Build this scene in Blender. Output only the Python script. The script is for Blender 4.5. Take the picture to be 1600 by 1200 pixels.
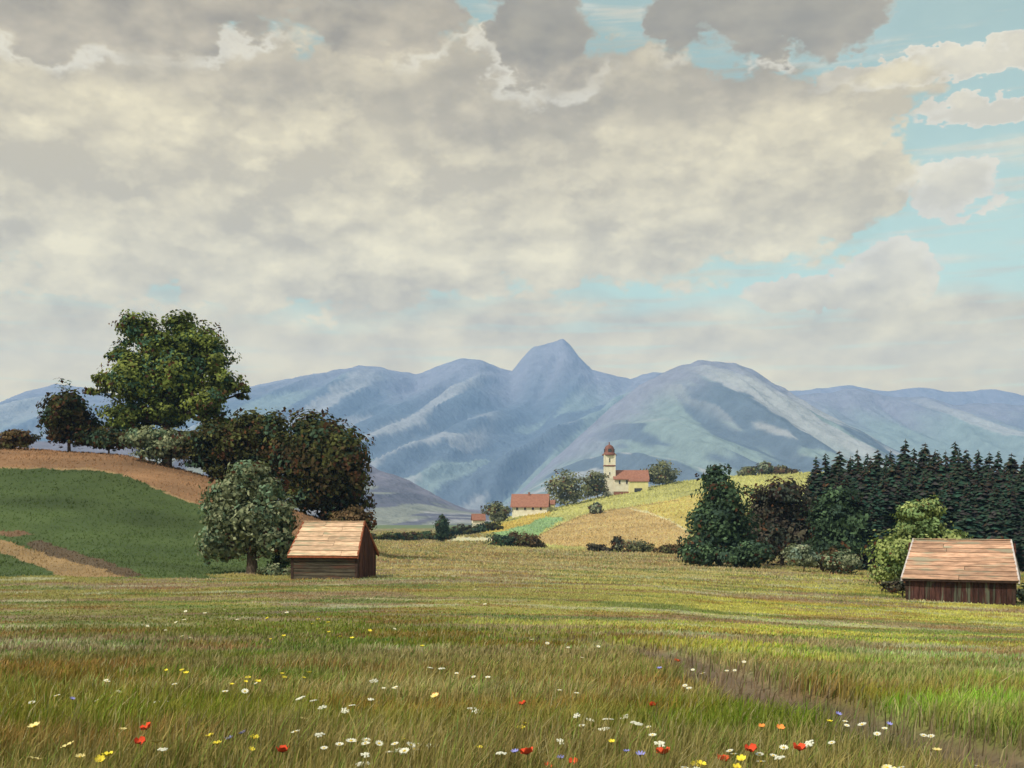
import bpy, math, random
import numpy as np
from mathutils import Vector

random.seed(7)
RNG = np.random.default_rng(7)
R = math.radians
for o in list(bpy.data.objects):
    bpy.data.objects.remove(o)
SC = bpy.context.scene
C = SC.collection

# ------------------------------------------------------------------ camera
F, CX, HY, CZ = 1716.0, 800.0, 805.0, 1.7      # focal length, centre column and horizon row in photo pixels; eye height
cam_d = bpy.data.cameras.new('camera')
cam_d.sensor_width = 36.0
cam_d.lens = 36.0 * F / 1600.0
cam_d.shift_y = (HY - 600.0) / 1600.0
cam_d.clip_start, cam_d.clip_end = 0.1, 40000.0
cam = bpy.data.objects.new('camera', cam_d)
cam.location = (0, 0, CZ)
cam.rotation_euler = (R(90), 0, 0)
C.objects.link(cam)
SC.camera = cam

# ------------------------------------------------------------------ sun
SUN_EL, SUN_AZ = 49.0, -130.0                  # azimuth from +Y, negative is to the left
sd = bpy.data.lights.new('sun', 'SUN')
sd.energy, sd.angle, sd.color = 3.3, R(0.6), (1.0, 0.92, 0.78)
sun = bpy.data.objects.new('sun', sd)
to_sun = Vector((math.sin(R(SUN_AZ)) * math.cos(R(SUN_EL)), math.cos(R(SUN_AZ)) * math.cos(R(SUN_EL)), math.sin(R(SUN_EL))))
sun.rotation_euler = to_sun.to_track_quat('Z', 'Y').to_euler()
sun.location = (-60, -30, 80)
C.objects.link(sun)

# ------------------------------------------------------------------ exposure, renderer
vs = SC.view_settings
vs.view_transform, vs.look, vs.exposure, vs.gamma = 'Standard', 'None', 0.4, 1.0
vs.use_curve_mapping = False
cy = SC.cycles
cy.max_bounces, cy.diffuse_bounces, cy.transmission_bounces, cy.volume_bounces = 6, 2, 3, 1
cy.transparent_max_bounces = 8
cy.use_denoising = True
cy.caustics_reflective = cy.caustics_refractive = False


# ------------------------------------------------------------------ node helpers
class NT:
    def __init__(self, tree):
        self.t = tree
        tree.nodes.clear()

    def n(self, kind, **kw):
        nd = self.t.nodes.new(kind)
        for k, v in kw.items():
            setattr(nd, k, v)
        return nd

    def put(self, sock, v):
        if v is None:
            return
        if hasattr(v, 'is_output'):
            self.t.links.new(v, sock)
        else:
            if sock.type in ('RGBA',) and len(v) == 3:
                v = (*v, 1.0)
            sock.default_value = v

    def m(self, op, a, b=None, c=None, clamp=False):
        nd = self.n('ShaderNodeMath', operation=op, use_clamp=clamp)
        self.put(nd.inputs[0], a)
        self.put(nd.inputs[1], b)
        self.put(nd.inputs[2], c)
        return nd.outputs[0]

    def v(self, op, a, b=None):
        nd = self.n('ShaderNodeVectorMath', operation=op)
        self.put(nd.inputs[0], a)
        if op == 'SCALE':
            self.put(nd.inputs['Scale'], b)
        else:
            self.put(nd.inputs[1], b)
        return nd.outputs['Value'] if op in ('LENGTH', 'DOT_PRODUCT') else nd.outputs['Vector']

    def mix(self, f, a, b, blend='MIX'):
        nd = self.n('ShaderNodeMix', data_type='RGBA', blend_type=blend)
        self.put(nd.inputs[0], f)
        self.put(nd.inputs[6], a)
        self.put(nd.inputs[7], b)
        return nd.outputs[2]

    def noise(self, vec, scale, detail=4.0, rough=0.55, dist=0.0, col=False):
        nd = self.n('ShaderNodeTexNoise')
        self.put(nd.inputs['Vector'], vec)
        nd.inputs['Scale'].default_value = scale
        nd.inputs['Detail'].default_value = detail
        nd.inputs['Roughness'].default_value = rough
        nd.inputs['Distortion'].default_value = dist
        return nd.outputs['Color' if col else 'Fac']

    def sstep(self, x, lo, hi):
        nd = self.n('ShaderNodeMapRange', interpolation_type='SMOOTHSTEP')
        self.put(nd.inputs[0], x)
        nd.inputs[1].default_value, nd.inputs[2].default_value = lo, hi
        nd.inputs[3].default_value, nd.inputs[4].default_value = 0.0, 1.0
        return nd.outputs[0]


# ------------------------------------------------------------------ sky and clouds
def sky_ang(px, py):
    return (math.degrees(math.atan2(px - CX, F)), math.degrees(math.atan2(HY - py, math.hypot(F, px - CX))))


def build_world():
    w = bpy.data.worlds.new('World')
    SC.world = w
    w.use_nodes = True
    T = NT(w.node_tree)
    sky = T.n('ShaderNodeTexSky', sky_type='NISHITA', sun_disc=False)
    sky.sun_elevation, sky.sun_rotation = R(SUN_EL), R(SUN_AZ)
    sky.air_density, sky.dust_density, sky.ozone_density = 1.0, 1.2, 1.5
    D = T.n('ShaderNodeTexCoord').outputs['Generated']
    sep = T.n('ShaderNodeSeparateXYZ')
    T.put(sep.inputs[0], D)
    x, y, z = sep.outputs
    az = T.m('MULTIPLY', T.m('ARCTAN2', x, y), 57.29578)
    el = T.m('MULTIPLY', T.m('ARCSINE', z), 57.29578)
    comb = T.n('ShaderNodeCombineXYZ')
    T.put(comb.inputs[0], az)
    T.put(comb.inputs[1], el)
    AE = comb.outputs[0]
    Dz = T.v('MULTIPLY', D, (1.0, 1.0, 1.7))
    warp = T.v('SUBTRACT', T.noise(Dz, 9.0, 4.0, 0.6, col=True), (0.5, 0.5, 0.5))
    warp2 = T.v('SUBTRACT', T.noise(Dz, 45.0, 3.0, 0.6, col=True), (0.5, 0.5, 0.5))
    AEw = T.v('ADD', T.v('ADD', AE, T.v('MULTIPLY', warp, (5.0, 3.6, 0.0))), T.v('MULTIPLY', warp2, (1.6, 1.6, 0.0)))

    def blobs(lst, vec):
        out = None
        for (px, py, rx, ry) in lst:
            a, e = sky_ang(px, py)
            ra, re = rx / F * 57.3, ry / F * 57.3
            d = T.v('LENGTH', T.v('MULTIPLY', T.v('SUBTRACT', vec, (a, e, 0)), (1 / ra, 1 / re, 0)))
            val = T.m('SUBTRACT', 1.0, d)
            out = val if out is None else T.m('SMOOTH_MAX', out, val, 0.12)
        return out

    fbm = T.noise(T.v('MULTIPLY', D, (1.0, 1.0, 2.4)), 8.0, 4.0, 0.5)
    bill = T.noise(Dz, 30.0, 4.0, 0.55, 0.5)
    wide = T.noise(D, 2.2, 3.0, 0.5)
    # sun-facing relief of the cloud lumps
    off = (-0.012, -0.004, 0.016)
    rel = T.m('SUBTRACT', T.noise(Dz, 24.0, 3.0, 0.55), T.noise(T.v('ADD', Dz, off), 24.0, 3.0, 0.55))
    relb = T.m('SUBTRACT', T.noise(Dz, 8.0, 2.0, 0.5), T.noise(T.v('ADD', Dz, (-0.03, -0.01, 0.05)), 8.0, 2.0, 0.5))
    relief = T.m('ADD', T.m('MULTIPLY', rel, 0.75), T.m('MULTIPLY', relb, 0.75))

    vor = T.n('ShaderNodeTexVoronoi', feature='SMOOTH_F1')
    T.put(vor.inputs['Vector'], T.v('ADD', Dz, T.v('SCALE', warp2, 0.05)))
    vor.inputs['Scale'].default_value = 17.0
    vor.inputs['Smoothness'].default_value = 0.22
    vor.inputs['Detail'].default_value = 2.0
    puff = T.m('SUBTRACT', 0.52, vor.outputs['Distance'])
    # ---- broad cream cloud bank, going on out of view as scattered cloud
    bank = blobs([(430, 260, 980, 260), (900, 270, 420, 210), (1180, 250, 230, 160), (1310, 290, 115, 95),
                  (1300, 160, 170, 60)], AEw)
    far_cover = T.m('SUBTRACT', wide, 0.56)
    outv = T.sstep(T.m('ABSOLUTE', az), 27.0, 45.0)
    up = T.sstep(el, 26.0, 40.0)
    outside = T.m('MAXIMUM', outv, up)
    bank = T.m('ADD', T.m('MULTIPLY', bank, T.m('SUBTRACT', 1.0, outside)), T.m('MULTIPLY', T.m('MULTIPLY', far_cover, 2.0), outside))
    bank_m = T.sstep(T.m('ADD', bank, T.m('ADD', T.m('MULTIPLY', puff, 0.30), T.m('MULTIPLY', T.m('SUBTRACT', bill, 0.5), 0.26))), -0.04, 0.12)
    low = T.m('SUBTRACT', 1.0, T.sstep(T.m('ADD', el, T.m('MULTIPLY', T.m('SUBTRACT', fbm, 0.5), 5.0)), 9.6, 12.2))
    streak = T.noise(T.v('MULTIPLY', D, (3.0, 3.0, 46.0)), 2.2, 4.0, 0.6)
    low = T.m('MULTIPLY', low, T.m('ADD', 0.68, T.m('MULTIPLY', T.sstep(streak, 0.32, 0.48), 0.32)))
    small = blobs([(1490, 292, 72, 50), (1392, 432, 76, 60), (1280, 452, 120, 34), (1500, 96, 210, 26), (1560, 170, 120, 22)], T.v('ADD', AE, T.v('MULTIPLY', T.v('ADD', warp2, T.v('SCALE', warp, 0.6)), (2.6, 2.4, 0.0))))
    small_m = T.sstep(T.m('ADD', small, T.m('MULTIPLY', T.m('SUBTRACT', bill, 0.5), 0.5)), -0.02, 0.12)
    cover = T.m('MAXIMUM', T.m('MAXIMUM', bank_m, low), small_m)
    wisp = T.m('ADD', 0.18, T.m('MULTIPLY', T.sstep(streak, 0.48, 0.70), 0.6))
    cover = T.m('MAXIMUM', cover, wisp)

    tone = T.m('ADD', T.m('MULTIPLY', relief, 1.35), T.m('ADD', T.m('ADD', 0.74, T.m('MULTIPLY', puff, T.m('MULTIPLY', T.sstep(el, 6.0, 12.0), 0.75))), T.m('MULTIPLY', T.m('SUBTRACT', fbm, 0.5), 0.8)))
    tone = T.m('SUBTRACT', tone, T.m('MULTIPLY', T.sstep(el, 8.0, 24.0), 0.32), clamp=True)
    cream = T.mix(tone, (0.64, 0.53, 0.33), (1.10, 0.94, 0.57))
    cream = T.mix(T.m('SUBTRACT', 1.0, T.sstep(el, 2.0, 14.0)), cream, T.mix(1.0, cream, (1.20, 1.08, 0.74), 'MULTIPLY'))
    edge = T.m('MULTIPLY', T.m('SUBTRACT', 1.0, T.sstep(bank, 0.0, 0.16)), T.sstep(el, 9.0, 13.0))
    cream = T.mix(T.m('MULTIPLY', edge, 0.35), cream, (0.90, 0.85, 0.72))

    se = T.m('MULTIPLY', T.sstep(small, -0.15, 0.08), T.m('SUBTRACT', 1.0, T.sstep(T.m('ADD', small, T.m('MULTIPLY', T.m('SUBTRACT', bill, 0.5), 0.6)), 0.12, 0.45)))
    cream = T.mix(T.m('MULTIPLY', se, T.m('MULTIPLY', T.sstep(el, 10.0, 13.0), 0.28)), cream, (1.05, 0.97, 0.80))
    # ---- grey under-lit cloud higher up
    grey = blobs([(60, -30, 330, 100), (330, -20, 210, 100), (560, -20, 190, 115), (655, 10, 95, 85), (850, 40, 105, 130),
                  (1080, 0, 110, 85), (1220, 0, 190, 80), (1310, 30, 90, 60)], AEw)
    grey = T.m('ADD', T.m('MULTIPLY', grey, T.m('SUBTRACT', 1.0, outside)), T.m('MULTIPLY', T.m('SUBTRACT', T.m('SUBTRACT', wide, 0.5), 0.1), outside))
    gd = T.m('ADD', T.m('ADD', grey, T.m('MULTIPLY', puff, 0.45)), T.m('MULTIPLY', T.m('SUBTRACT', bill, 0.5), 0.30))
    grey_m = T.sstep(gd, -0.03, 0.20)
    veil = T.sstep(blobs([(840, 150, 420, 130), (420, 120, 520, 70), (1150, 120, 250, 90)], AEw), 0.0, 0.8)
    rim = T.m('MULTIPLY', T.sstep(gd, -0.20, -0.01), T.m('SUBTRACT', 1.0, T.sstep(gd, 0.0, 0.12)))
    gt = T.m('ADD', 0.5, T.m('ADD', T.m('MULTIPLY', relief, 2.4), T.m('MULTIPLY', T.m('SUBTRACT', fbm, 0.5), 0.8)), clamp=True)
    gcol = T.mix(gt, (0.31, 0.25, 0.165), (0.57, 0.465, 0.305))
    cream = T.mix(T.m('MULTIPLY', veil, 0.62), cream, gcol)
    heavy = T.sstep(blobs([(1090, 10, 130, 90), (1250, 10, 160, 80), (850, 30, 90, 110)], AEw), -0.1, 0.6)
    gcol = T.mix(T.m('MULTIPLY', heavy, 0.6), gcol, (0.225, 0.19, 0.13))
    ccol = T.mix(T.m('MULTIPLY', grey_m, 0.84), cream, gcol)
    ccol = T.mix(T.m('MULTIPLY', T.m('MULTIPLY', rim, T.sstep(T.noise(Dz, 11.0, 2.0, 0.5), 0.42, 0.6)), 0.55), ccol, (0.92, 0.85, 0.68))
    cover = T.m('MAXIMUM', cover, grey_m)

    bg1 = T.n('ShaderNodeBackground')
    T.put(bg1.inputs[0], T.mix(1.0, sky.outputs[0], (1.72, 1.66, 0.93), 'MULTIPLY'))
    bg1.inputs[1].default_value = 0.12
    bg2 = T.n('ShaderNodeBackground')
    T.put(bg2.inputs[0], ccol)
    bg2.inputs[1].default_value = 0.85
    mx = T.n('ShaderNodeMixShader')
    T.put(mx.inputs[0], cover)
    T.put(mx.inputs[1], bg1.outputs[0])
    T.put(mx.inputs[2], bg2.outputs[0])
    out = T.n('ShaderNodeOutputWorld')
    T.put(out.inputs[0], mx.outputs[0])
    w.cycles.sampling_method = 'NONE'
    w.cycles.sample_map_resolution = 512


build_world()


# ------------------------------------------------------------------ numpy noise
def _hash(i, j, s):
    h = (i.astype(np.int64) * 374761393 + j.astype(np.int64) * 668265263 + s * 1442695041) & 0xFFFFFFFF
    h = ((h ^ (h >> 13)) * 1274126177) & 0xFFFFFFFF
    h = h ^ (h >> 16)
    return (h & 0xFFFF) / 65535.0


def vn(x, y, s=0):
    x, y = np.broadcast_arrays(np.asarray(x, float), np.asarray(y, float))
    i, j = np.floor(x), np.floor(y)
    fx, fy = x - i, y - j
    fx, fy = fx * fx * (3 - 2 * fx), fy * fy * (3 - 2 * fy)
    a, b = _hash(i, j, s), _hash(i + 1, j, s)
    c, d = _hash(i, j + 1, s), _hash(i + 1, j + 1, s)
    return (a * (1 - fx) + b * fx) * (1 - fy) + (c * (1 - fx) + d * fx) * fy


def fbm(x, y, s=0, o=4):
    r, a, t = 0, 1.0, 0
    for k in range(o):
        r = r + a * vn(x * 2 ** k, y * 2 ** k, s + k)
        t += a
        a *= 0.5
    return r / t


def smooth(x, lo, hi):
    t = np.clip((x - lo) / (hi - lo), 0, 1)
    return t * t * (3 - 2 * t)


# ------------------------------------------------------------------ object helpers
def mesh_np(name, V, Fc, col=None, mat=None, smooth_sh=False):
    V = np.asarray(V, np.float32)
    Fc = np.asarray(Fc, np.int32)
    me = bpy.data.meshes.new(name)
    k = Fc.shape[1]
    me.vertices.add(len(V))
    me.vertices.foreach_set('co', V.ravel())
    me.loops.add(Fc.size)
    me.loops.foreach_set('vertex_index', Fc.ravel())
    me.polygons.add(len(Fc))
    me.polygons.foreach_set('loop_start', np.arange(0, Fc.size, k, dtype=np.int32))
    me.polygons.foreach_set('loop_total', np.full(len(Fc), k, np.int32))
    if smooth_sh:
        me.polygons.foreach_set('use_smooth', np.ones(len(Fc), bool))
    me.update(calc_edges=True)
    if col is not None:
        at = me.color_attributes.new('Col', 'FLOAT_COLOR', 'POINT')
        c4 = np.ones((len(V), 4), np.float32)
        c4[:, :3] = col
        at.data.foreach_set('color', c4.ravel())
    if mat is not None:
        me.materials.append(mat)
    return me


def link(name, me, parent=None, loc=None, kind=None):
    o = bpy.data.objects.new(name, me)
    C.objects.link(o)
    if parent is not None:
        o.parent = parent
    if loc is not None:
        o.location = loc
    if kind:
        o['kind'] = kind
    return o


def tag(o, label, cat, group=None):
    o['label'], o['category'] = label, cat
    if group:
        o['group'] = group
    return o


def thing(name, label, cat, loc, rz=0.0, group=None):
    o = bpy.data.objects.new(name, None)
    o.empty_display_size = 0.3
    C.objects.link(o)
    o.location = loc
    o.rotation_euler = (0, 0, rz)
    return tag(o, label, cat, group)


class MB:
    """collects polygons for one mesh"""
    def __init__(self):
        self.v, self.f = [], []

    def poly(self, pts):
        b = len(self.v)
        self.v += [tuple(p) for p in pts]
        self.f.append(tuple(range(b, b + len(pts))))

    def hexa(self, p):       # p: 8 points, bottom ring then top ring, both counter-clockwise
        b = len(self.v)
        self.v += [tuple(q) for q in p]
        for q in ((3, 2, 1, 0), (4, 5, 6, 7), (0, 1, 5, 4), (1, 2, 6, 5), (2, 3, 7, 6), (3, 0, 4, 7)):
            self.f.append(tuple(b + i for i in q))

    def box(self, x0, x1, y0, y1, z0, z1):
        self.hexa([(x0, y0, z0), (x1, y0, z0), (x1, y1, z0), (x0, y1, z0), (x0, y0, z1), (x1, y0, z1), (x1, y1, z1), (x0, y1, z1)])
        return self

    def lathe(self, prof, n=16, cx=0.0, cy=0.0, ph=0.0):
        b = len(self.v)
        for (r, z) in prof:
            for k in range(n):
                a = ph + 2 * math.pi * k / n
                self.v.append((cx + r * math.cos(a), cy + r * math.sin(a), z))
        for i in range(len(prof) - 1):
            for k in range(n):
                k2 = (k + 1) % n
                self.f.append((b + i * n + k, b + i * n + k2, b + (i + 1) * n + k2, b + (i + 1) * n + k))
        self.f.append(tuple(b + (len(prof) - 1) * n + k for k in range(n)))
        self.f.append(tuple(b + k for k in reversed(range(n))))
        return self

    def tube(self, pts, rad, n=7):
        b = len(self.v)
        pts = [Vector(p) for p in pts]
        for i, p in enumerate(pts):
            d = (pts[min(i + 1, len(pts) - 1)] - pts[max(i - 1, 0)]).normalized()
            a = d.orthogonal().normalized()
            c = d.cross(a)
            for k in range(n):
                t = 2 * math.pi * k / n
                q = p + (a * math.cos(t) + c * math.sin(t)) * rad[i]
                self.v.append(tuple(q))
        for i in range(len(pts) - 1):
            for k in range(n):
                k2 = (k + 1) % n
                self.f.append((b + i * n + k, b + i * n + k2, b + (i + 1) * n + k2, b + (i + 1) * n + k))
        self.f.append(tuple(b + (len(pts) - 1) * n + k for k in range(n)))
        return self

    def mesh(self, name, mat, smooth_sh=False):
        me = bpy.data.meshes.new(name)
        me.from_pydata(self.v, [], self.f)
        if smooth_sh:
            me.polygons.foreach_set('use_smooth', np.ones(len(me.polygons), bool))
        me.update()
        me.materials.append(mat)
        return me

    def build(self, name, mat, parent=None, loc=None, smooth_sh=False):
        return link(name, self.mesh(name, mat, smooth_sh), parent, loc)


# ------------------------------------------------------------------ materials
def new_mat(name):
    m = bpy.data.materials.new(name)
    m.use_nodes = True
    return m, NT(m.node_tree)


def mat_attr(name, nscale=3.0, namp=0.35, rough=0.9, bump=0.0, bscale=20.0, translucent=0.0, rnd=0.0, bdist=0.05, wide=0.0):
    m, T = new_mat(name)
    col = T.n('ShaderNodeAttribute', attribute_name='Col').outputs['Color']
    pos = T.n('ShaderNodeTexCoord').outputs['Object']
    nz = T.noise(pos, nscale, 5.0, 0.6)
    col = T.mix(1.0, col, T.mix(nz, (1 - namp,) * 3, (1 + namp,) * 3), 'MULTIPLY')
    if wide:
        nw = T.noise(pos, wide, 6.0, 0.65)
        col = T.mix(1.0, col, T.mix(T.sstep(nw, 0.3, 0.7), (0.80, 0.82, 0.84), (1.16, 1.14, 1.08)), 'MULTIPLY')
    if rnd:
        ri = T.n('ShaderNodeObjectInfo').outputs['Random']
        col = T.mix(1.0, col, T.mix(ri, (1 - rnd,) * 3, (1 + rnd, 1 + rnd * 0.9, 1 + rnd * 0.7)), 'MULTIPLY')
    out = T.n('ShaderNodeOutputMaterial')
    if translucent:
        d = T.n('ShaderNodeBsdfDiffuse')
        T.put(d.inputs[0], col)
        t = T.n('ShaderNodeBsdfTranslucent')
        T.put(t.inputs[0], T.mix(1.0, col, (1.1, 1.15, 0.7), 'MULTIPLY'))
        mx = T.n('ShaderNodeMixShader')
        mx.inputs[0].default_value = translucent
        T.put(mx.inputs[1], d.outputs[0])
        T.put(mx.inputs[2], t.outputs[0])
        T.put(out.inputs[0], mx.outputs[0])
    else:
        b = T.n('ShaderNodeBsdfPrincipled')
        T.put(b.inputs['Base Color'], col)
        b.inputs['Roughness'].default_value = rough
        b.inputs['Specular IOR Level'].default_value = 0.15
        if bump:
            bp = T.n('ShaderNodeBump')
            bp.inputs['Strength'].default_value = bump
            bp.inputs['Distance'].default_value = bdist
            T.put(bp.inputs['Height'], T.noise(pos, bscale, 5.0, 0.6))
            T.put(b.inputs['Normal'], bp.outputs[0])
        T.put(out.inputs[0], b.outputs[0])
    return m


def mat_plain(name, c0, c1, scale=(4, 4, 4), detail=5.0, rough=0.85, bump=0.3, spec=0.2, rnd=0.15, spots=None):
    m, T = new_mat(name)
    pos = T.n('ShaderNodeTexCoord').outputs['Object']
    ri = T.n('ShaderNodeObjectInfo').outputs['Random']
    pv = T.v('ADD', T.v('MULTIPLY', pos, scale), T.v('SCALE', (17.0, 9.0, 31.0), ri))
    nz = T.noise(pv, 1.0, detail, 0.62)
    col = T.mix(T.sstep(nz, 0.3, 0.7), c0, c1)
    if spots:
        col = T.mix(T.sstep(T.noise(pv, 0.45, 3.0, 0.5), 0.52, 0.66), col, spots)
    col = T.mix(1.0, col, T.mix(ri, (1 - rnd,) * 3, (1 + rnd,) * 3), 'MULTIPLY')
    b = T.n('ShaderNodeBsdfPrincipled')
    T.put(b.inputs['Base Color'], col)
    b.inputs['Roughness'].default_value = rough
    b.inputs['Specular IOR Level'].default_value = spec
    if bump:
        bp = T.n('ShaderNodeBump')
        bp.inputs['Strength'].default_value = bump
        bp.inputs['Distance'].default_value = 0.02
        T.put(bp.inputs['Height'], nz)
        T.put(b.inputs['Normal'], bp.outputs[0])
    out = T.n('ShaderNodeOutputMaterial')
    T.put(out.inputs[0], b.outputs[0])
    return m


M = {
    'ground': mat_attr('ground', 5.0, 0.35, 0.95, 0.6, 9.0, wide=0.09),
    'mountain': mat_attr('mountain', 0.02, 0.45, 0.95, 0.8, 0.009, bdist=45.0),
    'leaf': mat_attr('leaf', 1.5, 0.25, translucent=0.22, rnd=0.06),
    'grass': mat_attr('grass', 0.7, 0.15, translucent=0.30),
    'needle': mat_attr('needle', 1.0, 0.3, translucent=0.10, rnd=0.25),
    'bark': mat_plain('bark', (0.045, 0.032, 0.024), (0.12, 0.088, 0.065), (9, 9, 2.2), bump=0.8),
    'roof_board': mat_plain('roof_board', (0.26, 0.155, 0.11), (0.60, 0.36, 0.255), (1.1, 7, 7), bump=0.6, rnd=0.30, spots=(0.30, 0.265, 0.20)),
    'roof_board_grey': mat_plain('roof_board_grey', (0.36, 0.25, 0.17), (0.70, 0.47, 0.33), (1.6, 9, 9), bump=0.5, rnd=0.22, spots=(0.33, 0.29, 0.20)),
    'wall_board': mat_plain('wall_board', (0.028, 0.012, 0.011), (0.080, 0.034, 0.029), (9, 9, 1.2), bump=0.6, rnd=0.35, spots=(0.085, 0.088, 0.065)),
    'wall_log': mat_plain('wall_log', (0.04, 0.033, 0.025), (0.10, 0.085, 0.062), (1.2, 9, 9), bump=0.6, rnd=0.3, spots=(0.10, 0.05, 0.035)),
    'gable_board': mat_plain('gable_board', (0.045, 0.014, 0.010), (0.12, 0.045, 0.03), (9, 9, 1.2), bump=0.6, rnd=0.35),
    'dark_wood': mat_plain('dark_wood', (0.025, 0.014, 0.012), (0.06, 0.035, 0.028), (5, 5, 5), bump=0.4),
    'rake': mat_plain('rake', (0.33, 0.30, 0.32), (0.50, 0.44, 0.44), (5, 5, 5), bump=0.3),
    'red_edge': mat_plain('red_edge', (0.16, 0.045, 0.02), (0.30, 0.09, 0.045), (5, 5, 5), bump=0.3),
    'plaster': mat_plain('plaster', (0.66, 0.60, 0.47), (0.80, 0.75, 0.63), (0.6, 0.6, 0.6), bump=0.05, rnd=0.03),
    'plaster_yellow': mat_plain('plaster_yellow', (0.62, 0.55, 0.26), (0.74, 0.67, 0.36), (0.6, 0.6, 0.6), bump=0.05, rnd=0.05),
    'tile': mat_plain('tile', (0.21, 0.090, 0.062), (0.31, 0.145, 0.105), (1.2, 1.2, 3.0), bump=0.2, rnd=0.1),
    'dome': mat_plain('dome', (0.14, 0.055, 0.04), (0.24, 0.10, 0.075), (1.5, 1.5, 1.5), bump=0.1, rough=0.6),
    'window': mat_plain('window', (0.02, 0.022, 0.028), (0.05, 0.05, 0.055), (1, 1, 1), bump=0, rough=0.25, spec=0.5),
    'petal_white': mat_plain('petal_white', (0.52, 0.51, 0.42), (0.72, 0.71, 0.62), (30, 30, 30), bump=0, rnd=0.12),
    'petal_yellow': mat_plain('petal_yellow', (0.62, 0.50, 0.03), (0.78, 0.66, 0.08), (30, 30, 30), bump=0, rnd=0.15),
    'petal_cream': mat_plain('petal_cream', (0.60, 0.48, 0.17), (0.72, 0.62, 0.30), (30, 30, 30), bump=0, rnd=0.15),
    'petal_red': mat_plain('petal_red', (0.60, 0.055, 0.02), (0.76, 0.10, 0.04), (30, 30, 30), bump=0, rnd=0.15),
    'petal_orange': mat_plain('petal_orange', (0.66, 0.22, 0.05), (0.78, 0.32, 0.09), (30, 30, 30), bump=0, rnd=0.1),
    'petal_blue': mat_plain('petal_blue', (0.20, 0.20, 0.55), (0.32, 0.32, 0.68), (30, 30, 30), bump=0, rnd=0.15),
    'flower_eye': mat_plain('flower_eye', (0.55, 0.36, 0.03), (0.68, 0.48, 0.06), (60, 60, 60), bump=0),
    'flower_dark': mat_plain('flower_dark', (0.02, 0.015, 0.015), (0.05, 0.03, 0.03), (60, 60, 60), bump=0),
    'stem': mat_plain('stem', (0.09, 0.12, 0.03), (0.15, 0.17, 0.05), (20, 20, 20), bump=0),
}


# ------------------------------------------------------------------ terrain heights
# columns of the land: photo column -> (distance, photo row where that land shows, or ('z', height relative to the eye))
def zz(h):
    return ('z', h)


NEAR = [(2, zz(-1.7)), (6, zz(-1.7)), (9, zz(-1.78)), (15, zz(-2.2))]
FAR = [(1300, zz(-14)), (3000, zz(-16)), (14000, zz(-18))]
COLS = {
    -500: [(30, 975), (55, 925), (72, 902), (95, 842), (115, 757), (137, 700), (160, 703), (220, 755), (350, 835), (700, 830)],
    0: [(30, 975), (55, 925), (72, 903), (95, 848), (115, 766), (135, 695), (160, 702), (220, 760), (350, 835), (700, 830)],
    200: [(30, 973), (55, 924), (72, 904), (95, 850), (115, 775), (130, 703), (155, 722), (220, 775), (350, 835), (700, 830)],
    330: [(30, 972), (55, 922), (75, 901), (95, 862), (112, 800), (125, 738), (148, 755), (220, 800), (350, 838), (700, 830)],
    450: [(30, 972), (55, 920), (78, 897), (95, 872), (108, 828), (119, 789), (140, 802), (210, 818), (350, 840), (700, 830)],
    530: [(30, 972), (55, 920), (79, 895), (98, 878), (112, 845), (126, 815), (150, 822), (230, 835), (350, 842), (700, 830)],
    590: [(30, 972), (55, 920), (80, 893), (110, 879), (140, 868), (200, 858), (320, 846), (450, 838), (700, 828)],
    700: [(30, 972), (55, 920), (80, 893), (120, 877), (200, 858), (320, 846), (450, 838), (700, 828)],
    755: [(30, 972), (55, 920), (80, 894), (120, 879), (200, 861), (310, 848), (400, 833), (470, 820), (560, 824), (800, 826)],
    800: [(30, 974), (55, 922), (80, 895), (120, 881), (200, 865), (290, 852), (390, 832), (480, 805), (580, 812), (800, 824)],
    860: [(30, 975), (55, 923), (80, 897), (120, 883), (200, 867), (290, 855), (400, 822), (500, 793), (590, 804), (850, 822)],
    960: [(30, 977), (55, 925), (80, 901), (150, 878), (240, 862), (320, 845), (430, 805), (525, 767), (600, 778), (900, 818)],
    1060: [(30, 980), (55, 930), (75, 909), (140, 882), (225, 866), (300, 848), (430, 790), (535, 750), (620, 760), (900, 815)],
    1130: [(30, 984), (55, 937), (75, 915), (135, 885), (225, 864), (300, 842), (430, 780), (550, 742), (640, 750), (900, 812)],
    1250: [(30, 990), (55, 945), (72, 923), (125, 893), (200, 871), (300, 838), (430, 775), (560, 736), (650, 745), (900, 810)],
    1400: [(30, 998), (52, 956), (66, 938), (90, 917), (125, 899), (200, 874), (300, 838), (430, 775), (560, 735), (650, 744), (900, 810)],
    1600: [(30, 1003), (52, 966), (66, 945), (90, 921), (125, 901), (200, 874), (300, 838), (430, 775), (560, 735), (650, 744), (900, 810)],
    2200: [(30, 1005), (52, 968), (66, 947), (90, 922), (125, 901), (200, 874), (300, 838), (430, 775), (560, 735), (650, 744), (900, 810)],
}
PXG = np.arange(-900, 2605, 5.0)
LYG = np.linspace(math.log(1.5), math.log(14000), 1100)


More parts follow.
